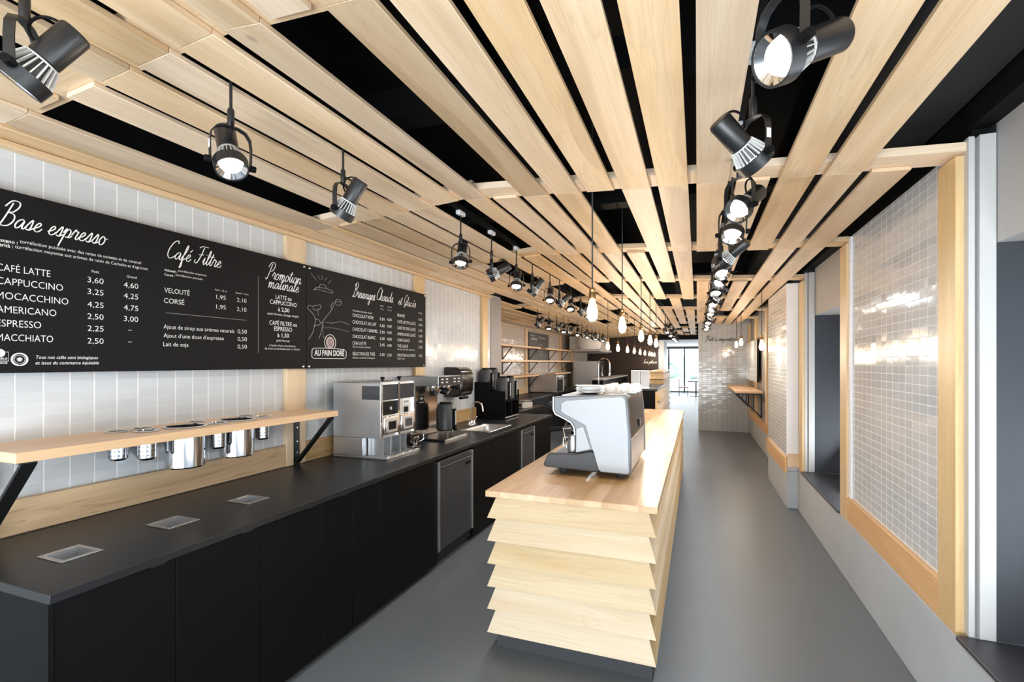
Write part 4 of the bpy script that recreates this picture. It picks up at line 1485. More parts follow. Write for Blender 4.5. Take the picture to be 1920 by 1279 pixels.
for c in (-0.11, 0.11):
    fn = MB().lathe([(0.03, 0.42), (0.045, 0.43), (0.078, 0.475), (0.08, 0.512), (0, 0.513)], (gx(-2.385), c, 0))
    fo = mesh_obj('brew_funnel', fn, 'chrome', t)
    mesh_obj('handle', MB().tube([(gx(-2.31), c, 0.495), (gx(-2.26), c, 0.49), (gx(-2.225), c, 0.478)], 0.011), 'black', fo)
lb = mesh_obj('notice', MB().box(gx(-2.5195), gx(-2.517), -0.16, -0.06, 0.345, 0.43), 'black', t)
mesh_obj('frame', MB().box(gx(-2.5168), gx(-2.5158), -0.155, -0.065, 0.35, 0.354).box(gx(-2.5168), gx(-2.5158), -0.155, -0.065, 0.421, 0.425).box(gx(-2.5168), gx(-2.5158), -0.135, -0.085, 0.38, 0.40), 'greyscale', lb)
for c in (-0.18, 0.18):
    for x in (-0.2, 0.2):
        pass


def server(name, label, loc, h=0.31, r=0.097, group='black coffee servers'):
    s = thing(name, label, 'coffee server', loc, 0, group)
    mesh_obj('body', MB().lathe([(r - 0.012, 0.0), (r, 0.012), (r, h - 0.045), (r - 0.006, h - 0.035), (r - 0.006, h - 0.02), (r - 0.012, h - 0.006), (0, h)], seg=36), 'server', s)
    mesh_obj('lid', MB().lathe([(r - 0.03, h - 0.002), (r - 0.032, h + 0.012), (0.02, h + 0.016), (0, h + 0.016)], seg=28), 'black', s)
    gg = mesh_obj('sight_gauge', MB().box(r - 0.004, r + 0.022, -0.018, 0.018, 0.02, h - 0.05), 'black', s, bevel=0.004)
    mesh_obj('scale_strip', MB().box(r + 0.0222, r + 0.024, -0.008, 0.008, 0.06, h - 0.07), 'greyscale', gg)
    mesh_obj('tap', MB().box(r + 0.0, r + 0.034, -0.014, 0.014, 0.001, 0.019), 'black', s, bevel=0.003)
    mesh_obj('handle', MB().tube([(-0.02, r - 0.004, h - 0.04), (-0.02, r + 0.03, h - 0.03), (0.02, r + 0.03, h - 0.03), (0.02, r - 0.004, h - 0.04)], 0.008), 'black', s)
    return s


st = server('coffee_server', 'black coffee server standing under the brewer, on a wire stand', (-2.372, 4.39, ZT + 0.06), 0.27, 0.092)
ws = thing('server_stand', 'low wire stand carrying the black server on the brewer base', 'stand', (-2.372, 4.39, ZT + 0.0215))
wm = MB().tube([(0.08 * math.cos(a), 0.08 * math.sin(a), 0.035) for a in [2 * math.pi * i / 20 for i in range(20)]], 0.003, 8, True)
mesh_obj('ring', wm, 'chrome', ws)
for i in range(4):
    a = math.pi / 4 + math.pi / 2 * i
    mesh_obj('leg', MB().cyl((0.08 * math.cos(a), 0.08 * math.sin(a), 0.0), (0.08 * math.cos(a), 0.08 * math.sin(a), 0.035), 0.004), 'chrome', ws)

# stepped rack with four servers
t = thing('server_rack', 'black stepped counter rack holding four coffee servers beside the sink', 'rack', (0, 0, 0))
prof = [(-2.755, 0.912), (-2.32, 0.912), (-2.32, 1.278), (-2.535, 1.278), (-2.535, 1.392), (-2.755, 1.392)]
for u in (5.90, 6.415):
    mesh_obj('side_panel', MB().prism([(a, z) for a, z in prof], 'Y', u, u + 0.012), 'black', t)
mesh_obj('back_panel', MB().box(-2.755, -2.745, 5.9125, 6.4145, 0.912, 1.392), 'black', t)
mesh_obj('shelf', MB().box(-2.744, -2.325, 5.9125, 6.4145, 0.93, 0.942), 'black', t)
mesh_obj('shelf', MB().box(-2.533, -2.325, 5.9125, 6.4145, 1.14, 1.152), 'black', t)
mesh_obj('shelf', MB().box(-2.744, -2.535, 5.9125, 6.4145, 1.25, 1.262), 'black', t)
mesh_obj('divider', MB().box(-2.533, -2.325, 6.158, 6.170, 0.943, 1.139), 'black', t)
mesh_obj('front_strip', MB().box(-2.3245, -2.318, 5.9125, 6.4145, 0.926, 0.944), 'steelY', t)
k = 0
for row, v, z in (('upper', -2.655, 1.263), ('lower', -2.408, 1.153)):
    for nm, u in (('nearer the camera', 6.035), ('farther from the camera', 6.290)):
        server('coffee_server', 'black coffee server on the %s step of the rack, %s' % (row, nm), (v, u, z), 0.30, 0.085)

# paper towel dispenser
t = thing('towel_dispenser', 'smoked black paper towel dispenser with rounded top on the tiled wall', 'dispenser', (0, 0, 0))
pf = [(-2.757, 1.25), (-2.60, 1.25), (-2.545, 1.27), (-2.525, 1.33), (-2.52, 1.50), (-2.545, 1.565), (-2.60, 1.595), (-2.757, 1.60)]
mesh_obj('cover', MB().prism(pf, 'Y', 5.06, 5.38), 'smoke', t, bevel=0.02, seg=3)
mesh_obj('lever', MB().box(-2.60, -2.555, 5.13, 5.31, 1.222, 1.25), 'black', t, bevel=0.006)
mesh_obj('lock', MB().cyl((-2.52, 5.22, 1.44), (-2.515, 5.22, 1.44), 0.012), 'chrome', t)

# ---------------------------------------------------------------- island
IV0, IV1, IU0, IU1 = -1.146, -0.188, 2.600, 8.10
t = thing('service_island', 'long service island clad in overlapping pale wooden boards', 'island', (0, 0, 0))
iv0, iv1, iu0, iu1 = IV0 + 0.05, IV1 - 0.05, IU0 + 0.05, IU1 - 0.05
mesh_obj('plinth', MB().box(IV0 + 0.055, IV1 - 0.03, IU0 + 0.045, IU1 - 0.05, 0.0, 0.1), 'darkplastic', t)
mesh_obj('core', MB().box(IV0 + 0.075, IV1 - 0.075, IU0 + 0.075, IU1 - 0.075, 0.1005, 0.874), 'woodY', t)
rows = [0.874, 0.752, 0.620, 0.488, 0.356, 0.226, 0.090]
OT, OB, TH_ = 0.052, 0.008, 0.02      # inset of a board's upper and lower edge from the worktop line; thickness
for zt, zb in zip(rows, rows[1:]):
    zt2 = zt + 0.0

    def ring(o, z):
        return [(IV0 + o, IU0 + o, z), (IV1 - o, IU0 + o, z), (IV1 - o, IU1 - o, z), (IV0 + o, IU1 - o, z)]
    ob, ot = ring(OB, zb), ring(OT, zt2)
    ib, it = ring(OB + TH_, zb), ring(OT + TH_, zt2)
    for s in range(4):
        j = (s + 1) % 4
        if s == 2:
            pass
        ce = [Vector(q) for q in (ob[s], ob[j], ot[j], ot[s])]
        c = sum(ce, Vector()) / 4
        lo = [tuple(Vector(q) - c) for q in (ob[s], ob[j], ot[j], ot[s])]
        hi = [tuple(Vector(q) - c) for q in (ib[s], ib[j], it[j], it[s])]
        mesh_obj('shingle_board', MB().hexa(lo, hi), 'shX' if s in (0, 2) else 'shY', t, loc=c)
mb = MB().box(-(IV1 - IV0) / 2, (IV1 - IV0) / 2, -(IU1 - IU0) / 2, (IU1 - IU0) / 2, -0.0175, 0.0175)
tag(mesh_obj('worktop', mb, 'block', loc=((IV0 + IV1) / 2, (IU0 + IU1) / 2, 0.8925), bevel=0.0025), 'golden butcher-block worktop on the board-clad island', 'worktop')

# espresso machine
EU0, EU1 = 3.13, 4.06
EC = (-0.655, (EU0 + EU1) / 2, ZT)
t = thing('espresso_machine', 'silver two-group espresso machine on the end of the island', 'espresso machine', EC)
ex, ez = lambda v: v - EC[0], lambda z: z - ZT
EL = (EU1 - EU0) / 2
side = [(-0.885, 1.425), (-0.885, 1.335), (-0.872, 1.310), (-0.800, 1.278), (-0.765, 1.258), (-0.745, 1.225), (-0.742, 1.17), (-0.742, 1.060), (-0.630, 1.085), (-0.612, 1.070), (-0.582, 0.955), (-0.568, 0.948),
        (-0.40, 0.944), (-0.386, 0.955), (-0.388, 1.15), (-0.402, 1.35), (-0.414, 1.440), (-0.425, 1.450)]
sp_ = [(ex(a), ez(z)) for a, z in side]
for s, (y0, y1) in enumerate(((-EL, -EL + 0.045), (EL - 0.045, EL))):
    sd = mesh_obj('side_panel', MB().prism(sp_, 'Y', y0, y1), 'silverdark', t, bevel=0.010, seg=3)
    ya, yb = (y0 - 0.006, y0 + 0.004) if s == 0 else (y1 - 0.004, y1 + 0.006)
    cover = [(-0.836, 1.384), (-0.838, 1.330), (-0.826, 1.318), (-0.676, 1.243), (-0.630, 1.092), (-0.622, 1.078), (-0.590, 0.966), (-0.574, 0.953), (-0.41, 0.950), (-0.396, 0.962), (-0.402, 1.20), (-0.42, 1.42), (-0.44, 1.436), (-0.80, 1.404)]
    mesh_obj('cover_plate', MB().prism([(ex(a), ez(z)) for a, z in cover], 'Y', ya, yb), 'silver', sd, bevel=0.004, seg=2)
    cheek = [(-0.735, 1.222), (-0.686, 1.240), (-0.640, 1.094), (-0.736, 1.066)]
    mesh_obj('cheek_plate', MB().prism([(ex(a), ez(z)) for a, z in cheek], 'Y', ya + 0.001, yb - 0.001), 'silver', sd, bevel=0.003, seg=2)
    edge = MB().strap([(ex(a), (ya + yb) / 2, ez(z)) for a, z in ((-0.886, 1.424), (-0.886, 1.337), (-0.873, 1.311), (-0.803, 1.279), (-0.767, 1.258), (-0.747, 1.226), (-0.743, 1.18))], (0, 1, 0), 0.012, 0.005)
    mesh_obj('front_edge', edge, 'chrome', sd)
body = [(-0.868, 1.415), (-0.868, 1.335), (-0.79, 1.29), (-0.74, 1.24), (-0.735, 1.06), (-0.63, 0.965), (-0.405, 0.955), (-0.408, 1.15), (-0.43, 1.428)]
mesh_obj('body', MB().prism([(ex(a), ez(z)) for a, z in body], 'Y', -EL + 0.0455, EL - 0.0455), 'silver', t, bevel=0.006)
mesh_obj('back_panel', MB().hexa([(ex(-0.396), -EL + .047, ez(1.165)), (ex(-0.396), EL - .047, ez(1.165)), (ex(-0.416), EL - .047, ez(1.425)), (ex(-0.416), -EL + .047, ez(1.425))],
                                 [(ex(-0.389), -EL + .047, ez(1.165)), (ex(-0.389), EL - .047, ez(1.165)), (ex(-0.410), EL - .047, ez(1.425)), (ex(-0.410), -EL + .047, ez(1.425))]), 'mirror', t)
lw = mesh_obj('lower_back_panel', MB().box(ex(-0.402), ex(-0.392), -EL + .047, EL - .047, ez(0.957), ez(1.155)), 'steelY', t)
mesh_obj('trim_line', MB().box(ex(-0.3985), ex(-0.3865), -EL + .047, EL - .047, ez(1.1555), ez(1.1645)), 'chrome', t)
bdg = mesh_obj('badge', MB().box(ex(-0.3885), ex(-0.384), 0.02, 0.13, ez(1.19), ez(1.245)), 'blackm', t, bevel=0.002)
tm = MB()
for yy in (0.045, 0.07):
    tm.box(ex(-0.3838), ex(-0.3832), yy, yy + 0.006, ez(1.2), ez(1.235))
    tm.box(ex(-0.3838), ex(-0.3832), yy, yy + 0.02, ez(1.215), ez(1.221))
mesh_obj('emblem', tm, 'greyscale', bdg)
tr = [(-0.915, 1.050), (-0.925, 1.045), (-0.958, 0.975), (-0.95, 0.960), (-0.93, 0.957), (-0.586, 0.947), (-0.616, 1.069), (-0.632, 1.081), (-0.742, 1.056)]
for s in (0, 1):
    y0 = (-EL - 0.004, EL - 0.038)[s]
    mesh_obj('tray_cheek', MB().prism([(ex(a), ez(z)) for a, z in tr], 'Y', y0, y0 + 0.042), 'darkplastic', t, bevel=0.008, seg=3)
tray = mesh_obj('drip_tray', MB().prism([(ex(a), ez(z)) for a, z in ((-0.915, 1.03), (-0.945, 0.97), (-0.74, 0.965), (-0.74, 1.03))], 'Y', -EL + .039, EL - .039), 'darkplastic', t)
gm = MB()
for i in range(14):
    x = ex(-0.905) + i * 0.0118
    gm.box(x, x + 0.005, -EL + .04, EL - .04, ez(1.0305), ez(1.042))
for i in range(7):
    y = -EL + .05 + i * (2 * EL - .1) / 6
    gm.box(ex(-0.905), ex(-0.745), y - .004, y + .004, ez(1.036), ez(1.041))
mesh_obj('grate', gm, 'steelY', tray)
for a in (-EL + 0.09, EL - 0.09):
    for x in (ex(-0.845), ex(-0.462)):
        mesh_obj('foot', MB().lathe([(0.026, 0.0005), (0.03, 0.008), (0.027, 0.036), (0.029, 0.048)], (x, a, 0)), 'darkplastic', t)
for a in (-0.2, 0.2):
    gh = mesh_obj('group_head', MB().lathe([(0.034, ez(1.20)), (0.036, ez(1.235)), (0.04, ez(1.262)), (0, ez(1.264))], (ex(-0.80), a, 0)), 'chrome', t)
    pf = MB().lathe([(0.022, ez(1.165)), (0.034, ez(1.172)), (0.035, ez(1.199)), (0, ez(1.1995))], (ex(-0.80), a, 0)).tube([(ex(-0.835), a, ez(1.185)), (ex(-0.90), a, ez(1.18))], 0.008)
    pfo = mesh_obj('portafilter', pf, 'chrome', gh)
    mesh_obj('handle', MB().tube([(ex(-0.895), a, ez(1.18)), (ex(-0.94), a, ez(1.175)), (ex(-0.985), a, ez(1.168))], [0.012, 0.017, 0.014], 14), 'black', gh)
for s in (-1, 1):
    w_ = mesh_obj('steam_wand', MB().tube([(ex(-0.84), s * (EL - 0.14), ez(1.30)), (ex(-0.83), s * (EL - 0.13), ez(1.24)), (ex(-0.845), s * (EL - 0.10), ez(1.20)), (ex(-0.82), s * (EL - 0.085), ez(1.075))], 0.0055), 'chrome', t)
    kn = MB().tube([(ex(-0.884), s * (EL - 0.11), ez(1.36)), (ex(-0.905), s * (EL - 0.11), ez(1.362)), (ex(-0.93), s * (EL - 0.11), ez(1.36)), (ex(-0.957), s * (EL - 0.11), ez(1.357)), (ex(-0.962), s * (EL - 0.11), ez(1.357))],
                   [0.022, 0.03, 0.028, 0.015, 0.006], 18)
    mesh_obj('steam_knob', kn, 'blackm', t)
mesh_obj('control_strip', MB().box(ex(-0.874), ex(-0.8685), -EL + .08, EL - .08, ez(1.345), ez(1.405)), 'black', t)
rl = MB()
rl.tube([(ex(-0.84), -EL + .06, ez(1.452)), (ex(-0.84), EL - .06, ez(1.452)), (ex(-0.46), EL - .06, ez(1.462)), (ex(-0.46), -EL + .06, ez(1.462))], 0.0, 6) if False else None
mesh_obj('cup_tray', MB().box(ex(-0.845), ex(-0.445), -EL + .05, EL - .05, ez(1.4285), ez(1.434)), 'steelY', t)
# pitcher on the drip tray
pt = thing('milk_pitcher', 'dark steel milk pitcher standing on the drip tray of the espresso machine', 'pitcher', (-0.790, 3.285, ZT + 0.1325))
mesh_obj('body', MB().lathe([(0.036, 0), (0.04, 0.004), (0.04, 0.06), (0.034, 0.10), (0.037, 0.113), (0.035, 0.113), (0.032, 0.10), (0.037, 0.06), (0.036, 0.006), (0, 0.006)]), 'steel', pt)
mesh_obj('handle', MB().tube([(-0.038, 0, 0.095), (-0.07, 0, 0.092), (-0.072, 0, 0.035), (-0.039, 0, 0.03)], 0.005), 'steel', pt)

# crockery on top of the machine
PZ = 1.4345
proto = None
for i in range(6):
    loc = (-0.690 + 0.004 * math.sin(i * 2.1), 3.36 + 0.004 * math.cos(i * 1.7), PZ + 0.0005 + 0.0085 * i)
    lab = 'white porcelain saucer in the stack on the espresso machine, %s' % ['at the bottom', 'second from the bottom', 'third from the bottom', 'third from the top', 'second from the top', 'at the top'][i]
    if proto is None:
        o = mesh_obj('saucer', MB().lathe([(0.045, 0), (0.05, 0.0), (0.085, 0.010), (0.098, 0.013), (0.098, 0.016), (0.083, 0.013), (0.048, 0.004), (0, 0.004)], seg=36), 'porcelain')
        proto = o
    else:
        o = proto.copy()
        COL.objects.link(o)
    o.location = loc
    tag(o, lab, 'saucer', 'white saucers stacked on the espresso machine')
cup0 = None
for r in range(5):
    for c in range(3):
        u, v = 3.53 + 0.088 * r, -0.60 + 0.066 * c * 1.25
        lab = 'white upturned cup on the espresso machine, %s row, %s' % (ORD[r], ('barista side', 'middle', 'customer side')[c])
        if cup0 is None:
            cup0 = thing('coffee_cup', lab, 'cup', (v, u, PZ), 0, 'white cups on the espresso machine')
            mesh_obj('cup', MB().lathe([(0.036, 0.001), (0.038, 0.001), (0.034, 0.03), (0.024, 0.052), (0.022, 0.057), (0.0, 0.055)], seg=24), 'porcelain', cup0)
            mesh_obj('handle', MB().tube([(0, -0.034, 0.016), (0, -0.048, 0.02), (0, -0.046, 0.038), (0, -0.03, 0.042)], 0.0035, 8), 'porcelain', cup0)
        else:
            dup(cup0, (v, u, PZ), 0.6 * math.sin(r * 3 + c), lab)

# ---------------------------------------------------------------- second island and display beyond
t = thing('display_counter', 'second board-clad counter with black end panel, beyond the island', 'counter', (0, 0, 0))
mesh_obj('core', MB().box(-1.55, -0.69, 9.0, 11.2, 0.0, 1.15), 'black', t)
mesh_obj('top', MB().box(-1.57, -0.66, 8.98, 11.22, 1.1505, 1.185), 'counter', t)
for i in range(7):
    zb = 1.14 - 0.162 * (i + 1)
    if zb < 0:
        break
    c = Vector((-0.65, 10.1, zb + 0.08))
    lo = [(-0.689, 8.985, zb), (-0.60, 8.985, zb), (-0.60, 11.2, zb), (-0.689, 11.2, zb)]
    hi = [(-0.689, 8.985, zb + 0.160), (-0.665, 8.985, zb + 0.160), (-0.665, 11.2, zb + 0.160), (-0.689, 11.2, zb + 0.160)]
    mesh_obj('shingle_board', MB().hexa([tuple(Vector(q) - c) for q in lo], [tuple(Vector(q) - c) for q in hi]), 'shY', t, loc=c)
t = thing('cash_counter', 'tall board-clad cash counter standing behind the black-ended counter', 'counter', (0, 0, 0))
mesh_obj('core', MB().box(-1.06, -0.80, 12.05, 14.6, 0.0, 1.42), 'woodX', t)
for i in range(9):
    zb = 1.42 - 0.155 * (i + 1)
    for s in (0, 1):
        if s == 0:
            lo = [(-1.06, 11.96, zb), (-0.70, 11.96, zb), (-0.80, 12.049, zb), (-1.06, 12.049, zb)]
            hi = [(-1.06, 12.03, zb + .153), (-0.775, 12.03, zb + .153), (-0.80, 12.049, zb + .153), (-1.06, 12.049, zb + .153)]
        else:
            lo = [(-0.70, 11.961, zb), (-0.70, 14.6, zb), (-0.799, 14.6, zb), (-0.799, 12.05, zb)]
            hi = [(-0.775, 12.031, zb + .153), (-0.775, 14.6, zb + .153), (-0.799, 14.6, zb + .153), (-0.799, 12.05, zb + .153)]
        c = Vector(lo[0])
        mesh_obj('shingle_board', MB().hexa([tuple(Vector(q) - c) for q in lo], [tuple(Vector(q) - c) for q in hi]), 'shX' if s == 0 else 'shY', t, loc=c)
mesh_obj('top', MB().box(-1.08, -0.74, 11.99, 14.62, 1.4205, 1.45), 'shelfY', t)
# glass guard on the second counter
t = thing('glass_guard', 'two-pane pale glass guard on the black-ended counter', 'glass guard', (0, 0, 1.1855))
for a, b in ((-1.12, -0.965), (-0.955, -0.80)):
    mesh_obj('pane', MB().box(a, b, 9.10, 9.108, 0.02, 0.315), 'frosted', t)
mesh_obj('clamp', MB().box(-1.12, -0.80, 9.09, 9.118, 0.0, 0.02), 'chrome', t)
mesh_obj('top_rail', MB().box(-1.12, -0.80, 9.097, 9.111, 0.316, 0.322), 'chrome', t)
g0 = None
for i in range(10):
    u, v = 9.22 + 0.09 * (i // 5), -1.10 + 0.07 * (i % 5)
    if g0 is None:
        g0 = mesh_obj('drinking_glass', MB().lathe([(0.024, 0), (0.032, 0.11), (0.030, 0.11), (0.0225, 0.006), (0, 0.006)], seg=16), 'glass')
        o = g0
    else:
        o = g0.copy()
        COL.objects.link(o)
    o.location = (v, u, 1.186)
    tag(o, 'clear drinking glass behind the glass guard, %s from the left in the %s row' % (ORD[i % 5], ['front', 'back'][i // 5]), 'glass', 'drinking glasses behind the glass guard')

# ---------------------------------------------------------------- kitchen part along the shelf wall
mb = MB().box(-3.88, -2.48, 6.85, 8.2, 0.872, ZT).box(-3.88, -3.2, 8.2005, 14.9, 0.872, ZT)
tag(mesh_obj('worktop', mb, 'counter'), 'black worktop under the bracketed shelves', 'worktop')
cabs = MB()
t = thing('base_cabinet', 'black base cabinet carrying the kitchen scale', 'cabinet', (0, 0, 0))
mesh_obj('body', MB().box(-3.87, -2.50, 6.86, 8.19, 0.0, 0.8715), 'black', t)
mesh_obj('edge_strip', MB().box(-2.4995, -2.494, 6.86, 8.19, 0.85, 0.865), 'steelY', t)
for i, (a, b) in enumerate(((8.2, 10.4), (10.41, 12.6), (12.61, 14.9))):
    t = thing('base_cabinet', 'black base cabinet below the wall shelves, %s one along' % ORD[i], 'cabinet', (0, 0, 0), 0, 'cabinets below the wall shelves')
    mesh_obj('body', MB().box(-3.87, -3.24, a, b, 0.0, 0.8715), 'black', t)
    for j in range(3):
        w3 = (b - a) / 3
        mesh_obj('door', MB().box(-3.2395, -3.22, a + j * w3 + .003, a + (j + 1) * w3 - .003, 0.03, 0.865), 'blackdoor', t)
for y in (7.95, 9.65, 11.35, 14.5, 15.95):
    trim(XS + 0.001, XS + 0.04, y - 0.15, y, 0.912, 2.465, 'postZ')
trim(XS + 0.001, XS + 0.03, 6.85, 7.79, 0.912, 1.06, 'woodY')
trim(XS + 0.001, XS + 0.03, 7.96, 9.49, 0.912, 1.06, 'woodY')
trim(XS + 0.001, XS + 0.03, 9.66, 11.19, 0.912, 1.06, 'woodY')
trim(XS + 0.0, XS + 0.05, 6.85, 18.4, 2.465, 2.492, 'woodY')

SHV = XS + 0.30
shelves = [('upper', 8.85, 11.55, 1.985, (9.6, 11.35)), ('upper', 12.0, 14.62, 1.985, (13.05, 14.45)), ('middle', 8.85, 14.62, 1.665, (9.6, 11.35, 13.05, 14.45)), ('middle', 14.68, 15.9, 1.665, (15.75,)),
           ('lower', 8.85, 11.40, 1.325, (9.6, 11.35)), ('lower', 12.9, 14.62, 1.325, (14.45,))]
sl = ['upper wooden wall shelf on black triangular brackets, nearer the pillar', 'upper wooden wall shelf on black brackets, past the small menu board', 'long middle wooden shelf on black triangular brackets',
      'short middle wooden shelf ending in front of the oven', 'lower wooden shelf beside the server rack', 'lower wooden shelf behind the steel toaster oven']
for (nm, a, b, z, bks), lab in zip(shelves, sl):
    t = thing('bracket_shelf', lab, 'shelf', (0, 0, 0), 0, 'wooden shelves on the shelf wall')
    mesh_obj('board', MB().box(XS + 0.062, SHV, a, b, z, z + 0.04), 'shelfY', t, bevel=0.002)
    for u in bks:
        br = MB()
        w0 = XS + 0.062
        br.box(w0, w0 + 0.012, u - 0.02, u + 0.02, z - 0.27, z - 0.001).box(w0, SHV - 0.01, u - 0.02, u + 0.02, z - 0.014, z - 0.001)
        br.strap([(w0 + 0.006, u, z - 0.26), (SHV - 0.02, u, z - 0.01)], (0, 1, 0), 0.04, 0.012)
        mesh_obj('bracket', br, 'blacksteel', t)

# small dark menu board on the shelf wall
t = thing('menu_board', 'small dark grey menu board above the wall shelves', 'menu board', (0, 0, 0))
SBV = XS + 0.061
mesh_obj('panel', MB().box(SBV - 0.02, SBV, 11.36, 13.05, 1.705, 2.405), 'darkplastic', t)
tx = MB()
r3 = random.Random(5)
add_text(tx, 'Menu', 11.50, 11.80, 2.31, 0.045, 0.0, SBV + 0.001)
add_text(tx, 'Boissons', 12.2, 12.75, 2.28, 0.05, 0.0, SBV + 0.001)
add_text(tx, 'SANDWICHS', 11.55, 12.0, 2.22, 0.05, 0.03, SBV + 0.001)
for i, s in enumerate(('Café', 'Thé glacé', 'Chocolat', 'Jus frais')):
    add_text(tx, s, 12.2, 12.45, 2.10 - i * 0.09, 0.035, 0.0, SBV + 0.001)
mesh_obj('lettering', tx, 'greyscale', t)

# scale, toaster oven, combi oven and hood
t = thing('kitchen_scale', 'light grey kitchen scale with steel plate beside the server rack', 'scale', (-2.66, 7.62, ZT), math.radians(-38))
mesh_obj('body', MB().box(-0.10, 0.10, -0.10, 0.10, 0.001, 0.095), 'greyscale', t, bevel=0.006)
mesh_obj('platform', MB().box(-0.09, 0.09, -0.09, 0.09, 0.115, 0.122).lathe([(0.03, 0.0955), (0.02, 0.115)], (0, 0, 0)), 'steelY', t)
mesh_obj('display', MB().box(-0.05, 0.07, -0.1025, -0.1005, 0.03, 0.06), 'black', t)

t = thing('toaster_oven', 'stainless countertop oven standing under the lower wall shelf', 'oven', (0, 0, 0))
mesh_obj('body', MB().box(-3.86, -3.16, 11.45, 12.05, 0.925, 1.335), 'steel', t, bevel=0.006)
for x in (-3.8, -3.22):
    for y in (11.5, 12.0):
        mesh_obj('foot', MB().lathe([(0.02, 0), (0.02, 0.014)], (x, y, 0.9105)), 'black', t)
d = mesh_obj('door', MB().box(-3.1595, -3.13, 11.48, 11.92, 0.95, 1.31), 'darkglass', t, bevel=0.004)
mesh_obj('handle', MB().tube([(-3.13, 11.52, 1.27), (-3.09, 11.53, 1.27), (-3.09, 11.87, 1.27), (-3.13, 11.88, 1.27)], 0.008), 'chrome', d)
mesh_obj('control_panel', MB().box(-3.1595, -3.145, 11.925, 12.04, 0.95, 1.31), 'greyscale', t)
t = thing('soup_kettle', 'low steel appliance with white lid beside the countertop oven', 'kettle', (-3.45, 12.55, ZT))
mesh_obj('body', MB().lathe([(0.16, 0.001), (0.17, 0.02), (0.17, 0.2), (0, 0.2)]), 'steel', t)
mesh_obj('lid', MB().lathe([(0.165, 0.201), (0.12, 0.24), (0.02, 0.25), (0.02, 0.27), (0, 0.27)]), 'porcelain', t)

t = thing('combi_oven', 'large stainless combi oven at the end of the shelf wall', 'oven', (0, 0, 0))
mesh_obj('body', MB().box(-3.60, -2.86, 15.0, 16.05, 0.94, 1.70), 'steel', t, bevel=0.008)
mesh_obj('control_panel', MB().box(-2.8595, -2.835, 15.0, 15.28, 0.96, 1.69), 'black', t)
d = mesh_obj('door', MB().box(-2.8595, -2.83, 15.29, 16.04, 0.96, 1.69), 'darkglass', t, bevel=0.005)
mesh_obj('handle', MB().tube([(-2.83, 15.34, 1.1), (-2.78, 15.34, 1.1), (-2.78, 15.34, 1.55), (-2.83, 15.34, 1.55)], 0.012), 'chrome', d)
for x in (-3.5, -2.95):
    for y in (15.1, 15.95):
        mesh_obj('foot', MB().lathe([(0.03, 0), (0.03, 0.028)], (x, y, 0.9105)), 'black', t)
t = thing('oven_stand', 'steel stand under the large combi oven', 'stand', (0, 0, 0))
mesh_obj('top', MB().box(-3.62, -2.82, 14.95, 16.1, 0.87, 0.91), 'steelY', t)
for x in (-3.58, -2.86):
    for y in (15.0, 16.05):
        mesh_obj('leg', MB().box(x - .02, x + .02, y - .02, y + .02, 0, 0.8695), 'steel', t)
t = thing('extractor_hood', 'pale steel extractor hood with rounded duct above the combi oven', 'hood', (0, 0, 0))
mesh_obj('canopy', MB().box(-3.78, -2.72, 14.7, 16.8, 1.99, 2.05), 'greypaint', t)
mesh_obj('housing', MB().box(-3.70, -2.80, 14.85, 16.7, 2.0505, 2.46), 'greypaint', t)
mesh_obj('duct', MB().lathe([(0.30, 2.051), (0.36, 2.15), (0.37, 2.3), (0.33, 2.5)], (-3.1, 14.95, 0), 28), 'white', t)
lv = MB()
for i in range(9):
    lv.box(-3.68, -3.45, 14.835, 14.849, 2.07 + i * 0.045, 2.09 + i * 0.045)
mesh_obj('louvre', lv, 'greyscale', t)
t = thing('pass_shelf', 'small steel shelf on black triangular brackets above the combi oven', 'shelf', (0, 0, 0))
mesh_obj('board', MB().box(-3.35, -2.72, 15.8, 16.2, 1.955, 1.975), 'steelY', t)
for x in (-3.30, -3.02):
    br = MB().box(x, x + 0.02, 15.81, 15.83, 1.76, 1.954).box(x, x + 0.25, 15.81, 15.83, 1.76, 1.775)
    br.strap([(x, 15.82, 1.765), (x + 0.25, 15.82, 1.95)], (0, 1, 0), 0.02, 0.015)
    mesh_obj('bracket', br, 'blacksteel', t)

# prep counter with pre-rinse tap and dark pans
t = thing('prep_counter', 'steel prep counter behind the espresso machine', 'counter', (0, 0, 0))
mesh_obj('top', MB().box(-2.35, -1.62, 9.4, 11.8, 0.90, 0.94), 'steelY', t)
mesh_obj('body', MB().box(-2.32, -1.65, 9.45, 11.75, 0.0, 0.8995), 'black', t)
t = thing('pass_counter', 'long pale-topped half wall in front of the brown wall', 'counter', (0, 0, 0))
mesh_obj('body', MB().box(-2.72, -2.42, 13.5, 18.3, 0.0, 1.165), 'black', t)
mesh_obj('top', MB().box(-2.75, -2.38, 13.45, 18.4, 1.1655, 1.20), 'greypaint', t)
t = thing('spray_tap', 'tall chrome pre-rinse tap arching beside the combi oven', 'tap', (-1.98, 10.5, 0.9405))
pts = [(0, 0, 0), (0, 0, 0.68)] + [(0.0 + 0.12 * (1 - math.cos(a)), 0, 0.68 + 0.12 * math.sin(a)) for a in [math.pi * i / 8 for i in range(1, 9)]] + [(0.24, 0, 0.50)]
mesh_obj('riser', MB().tube(pts, 0.013), 'chrome', t)
mesh_obj('spray_head', MB().tube([(0.24, 0, 0.50), (0.24, 0, 0.46), (0.23, 0, 0.40)], [0.016, 0.028, 0.02], 14), 'chrome', t)
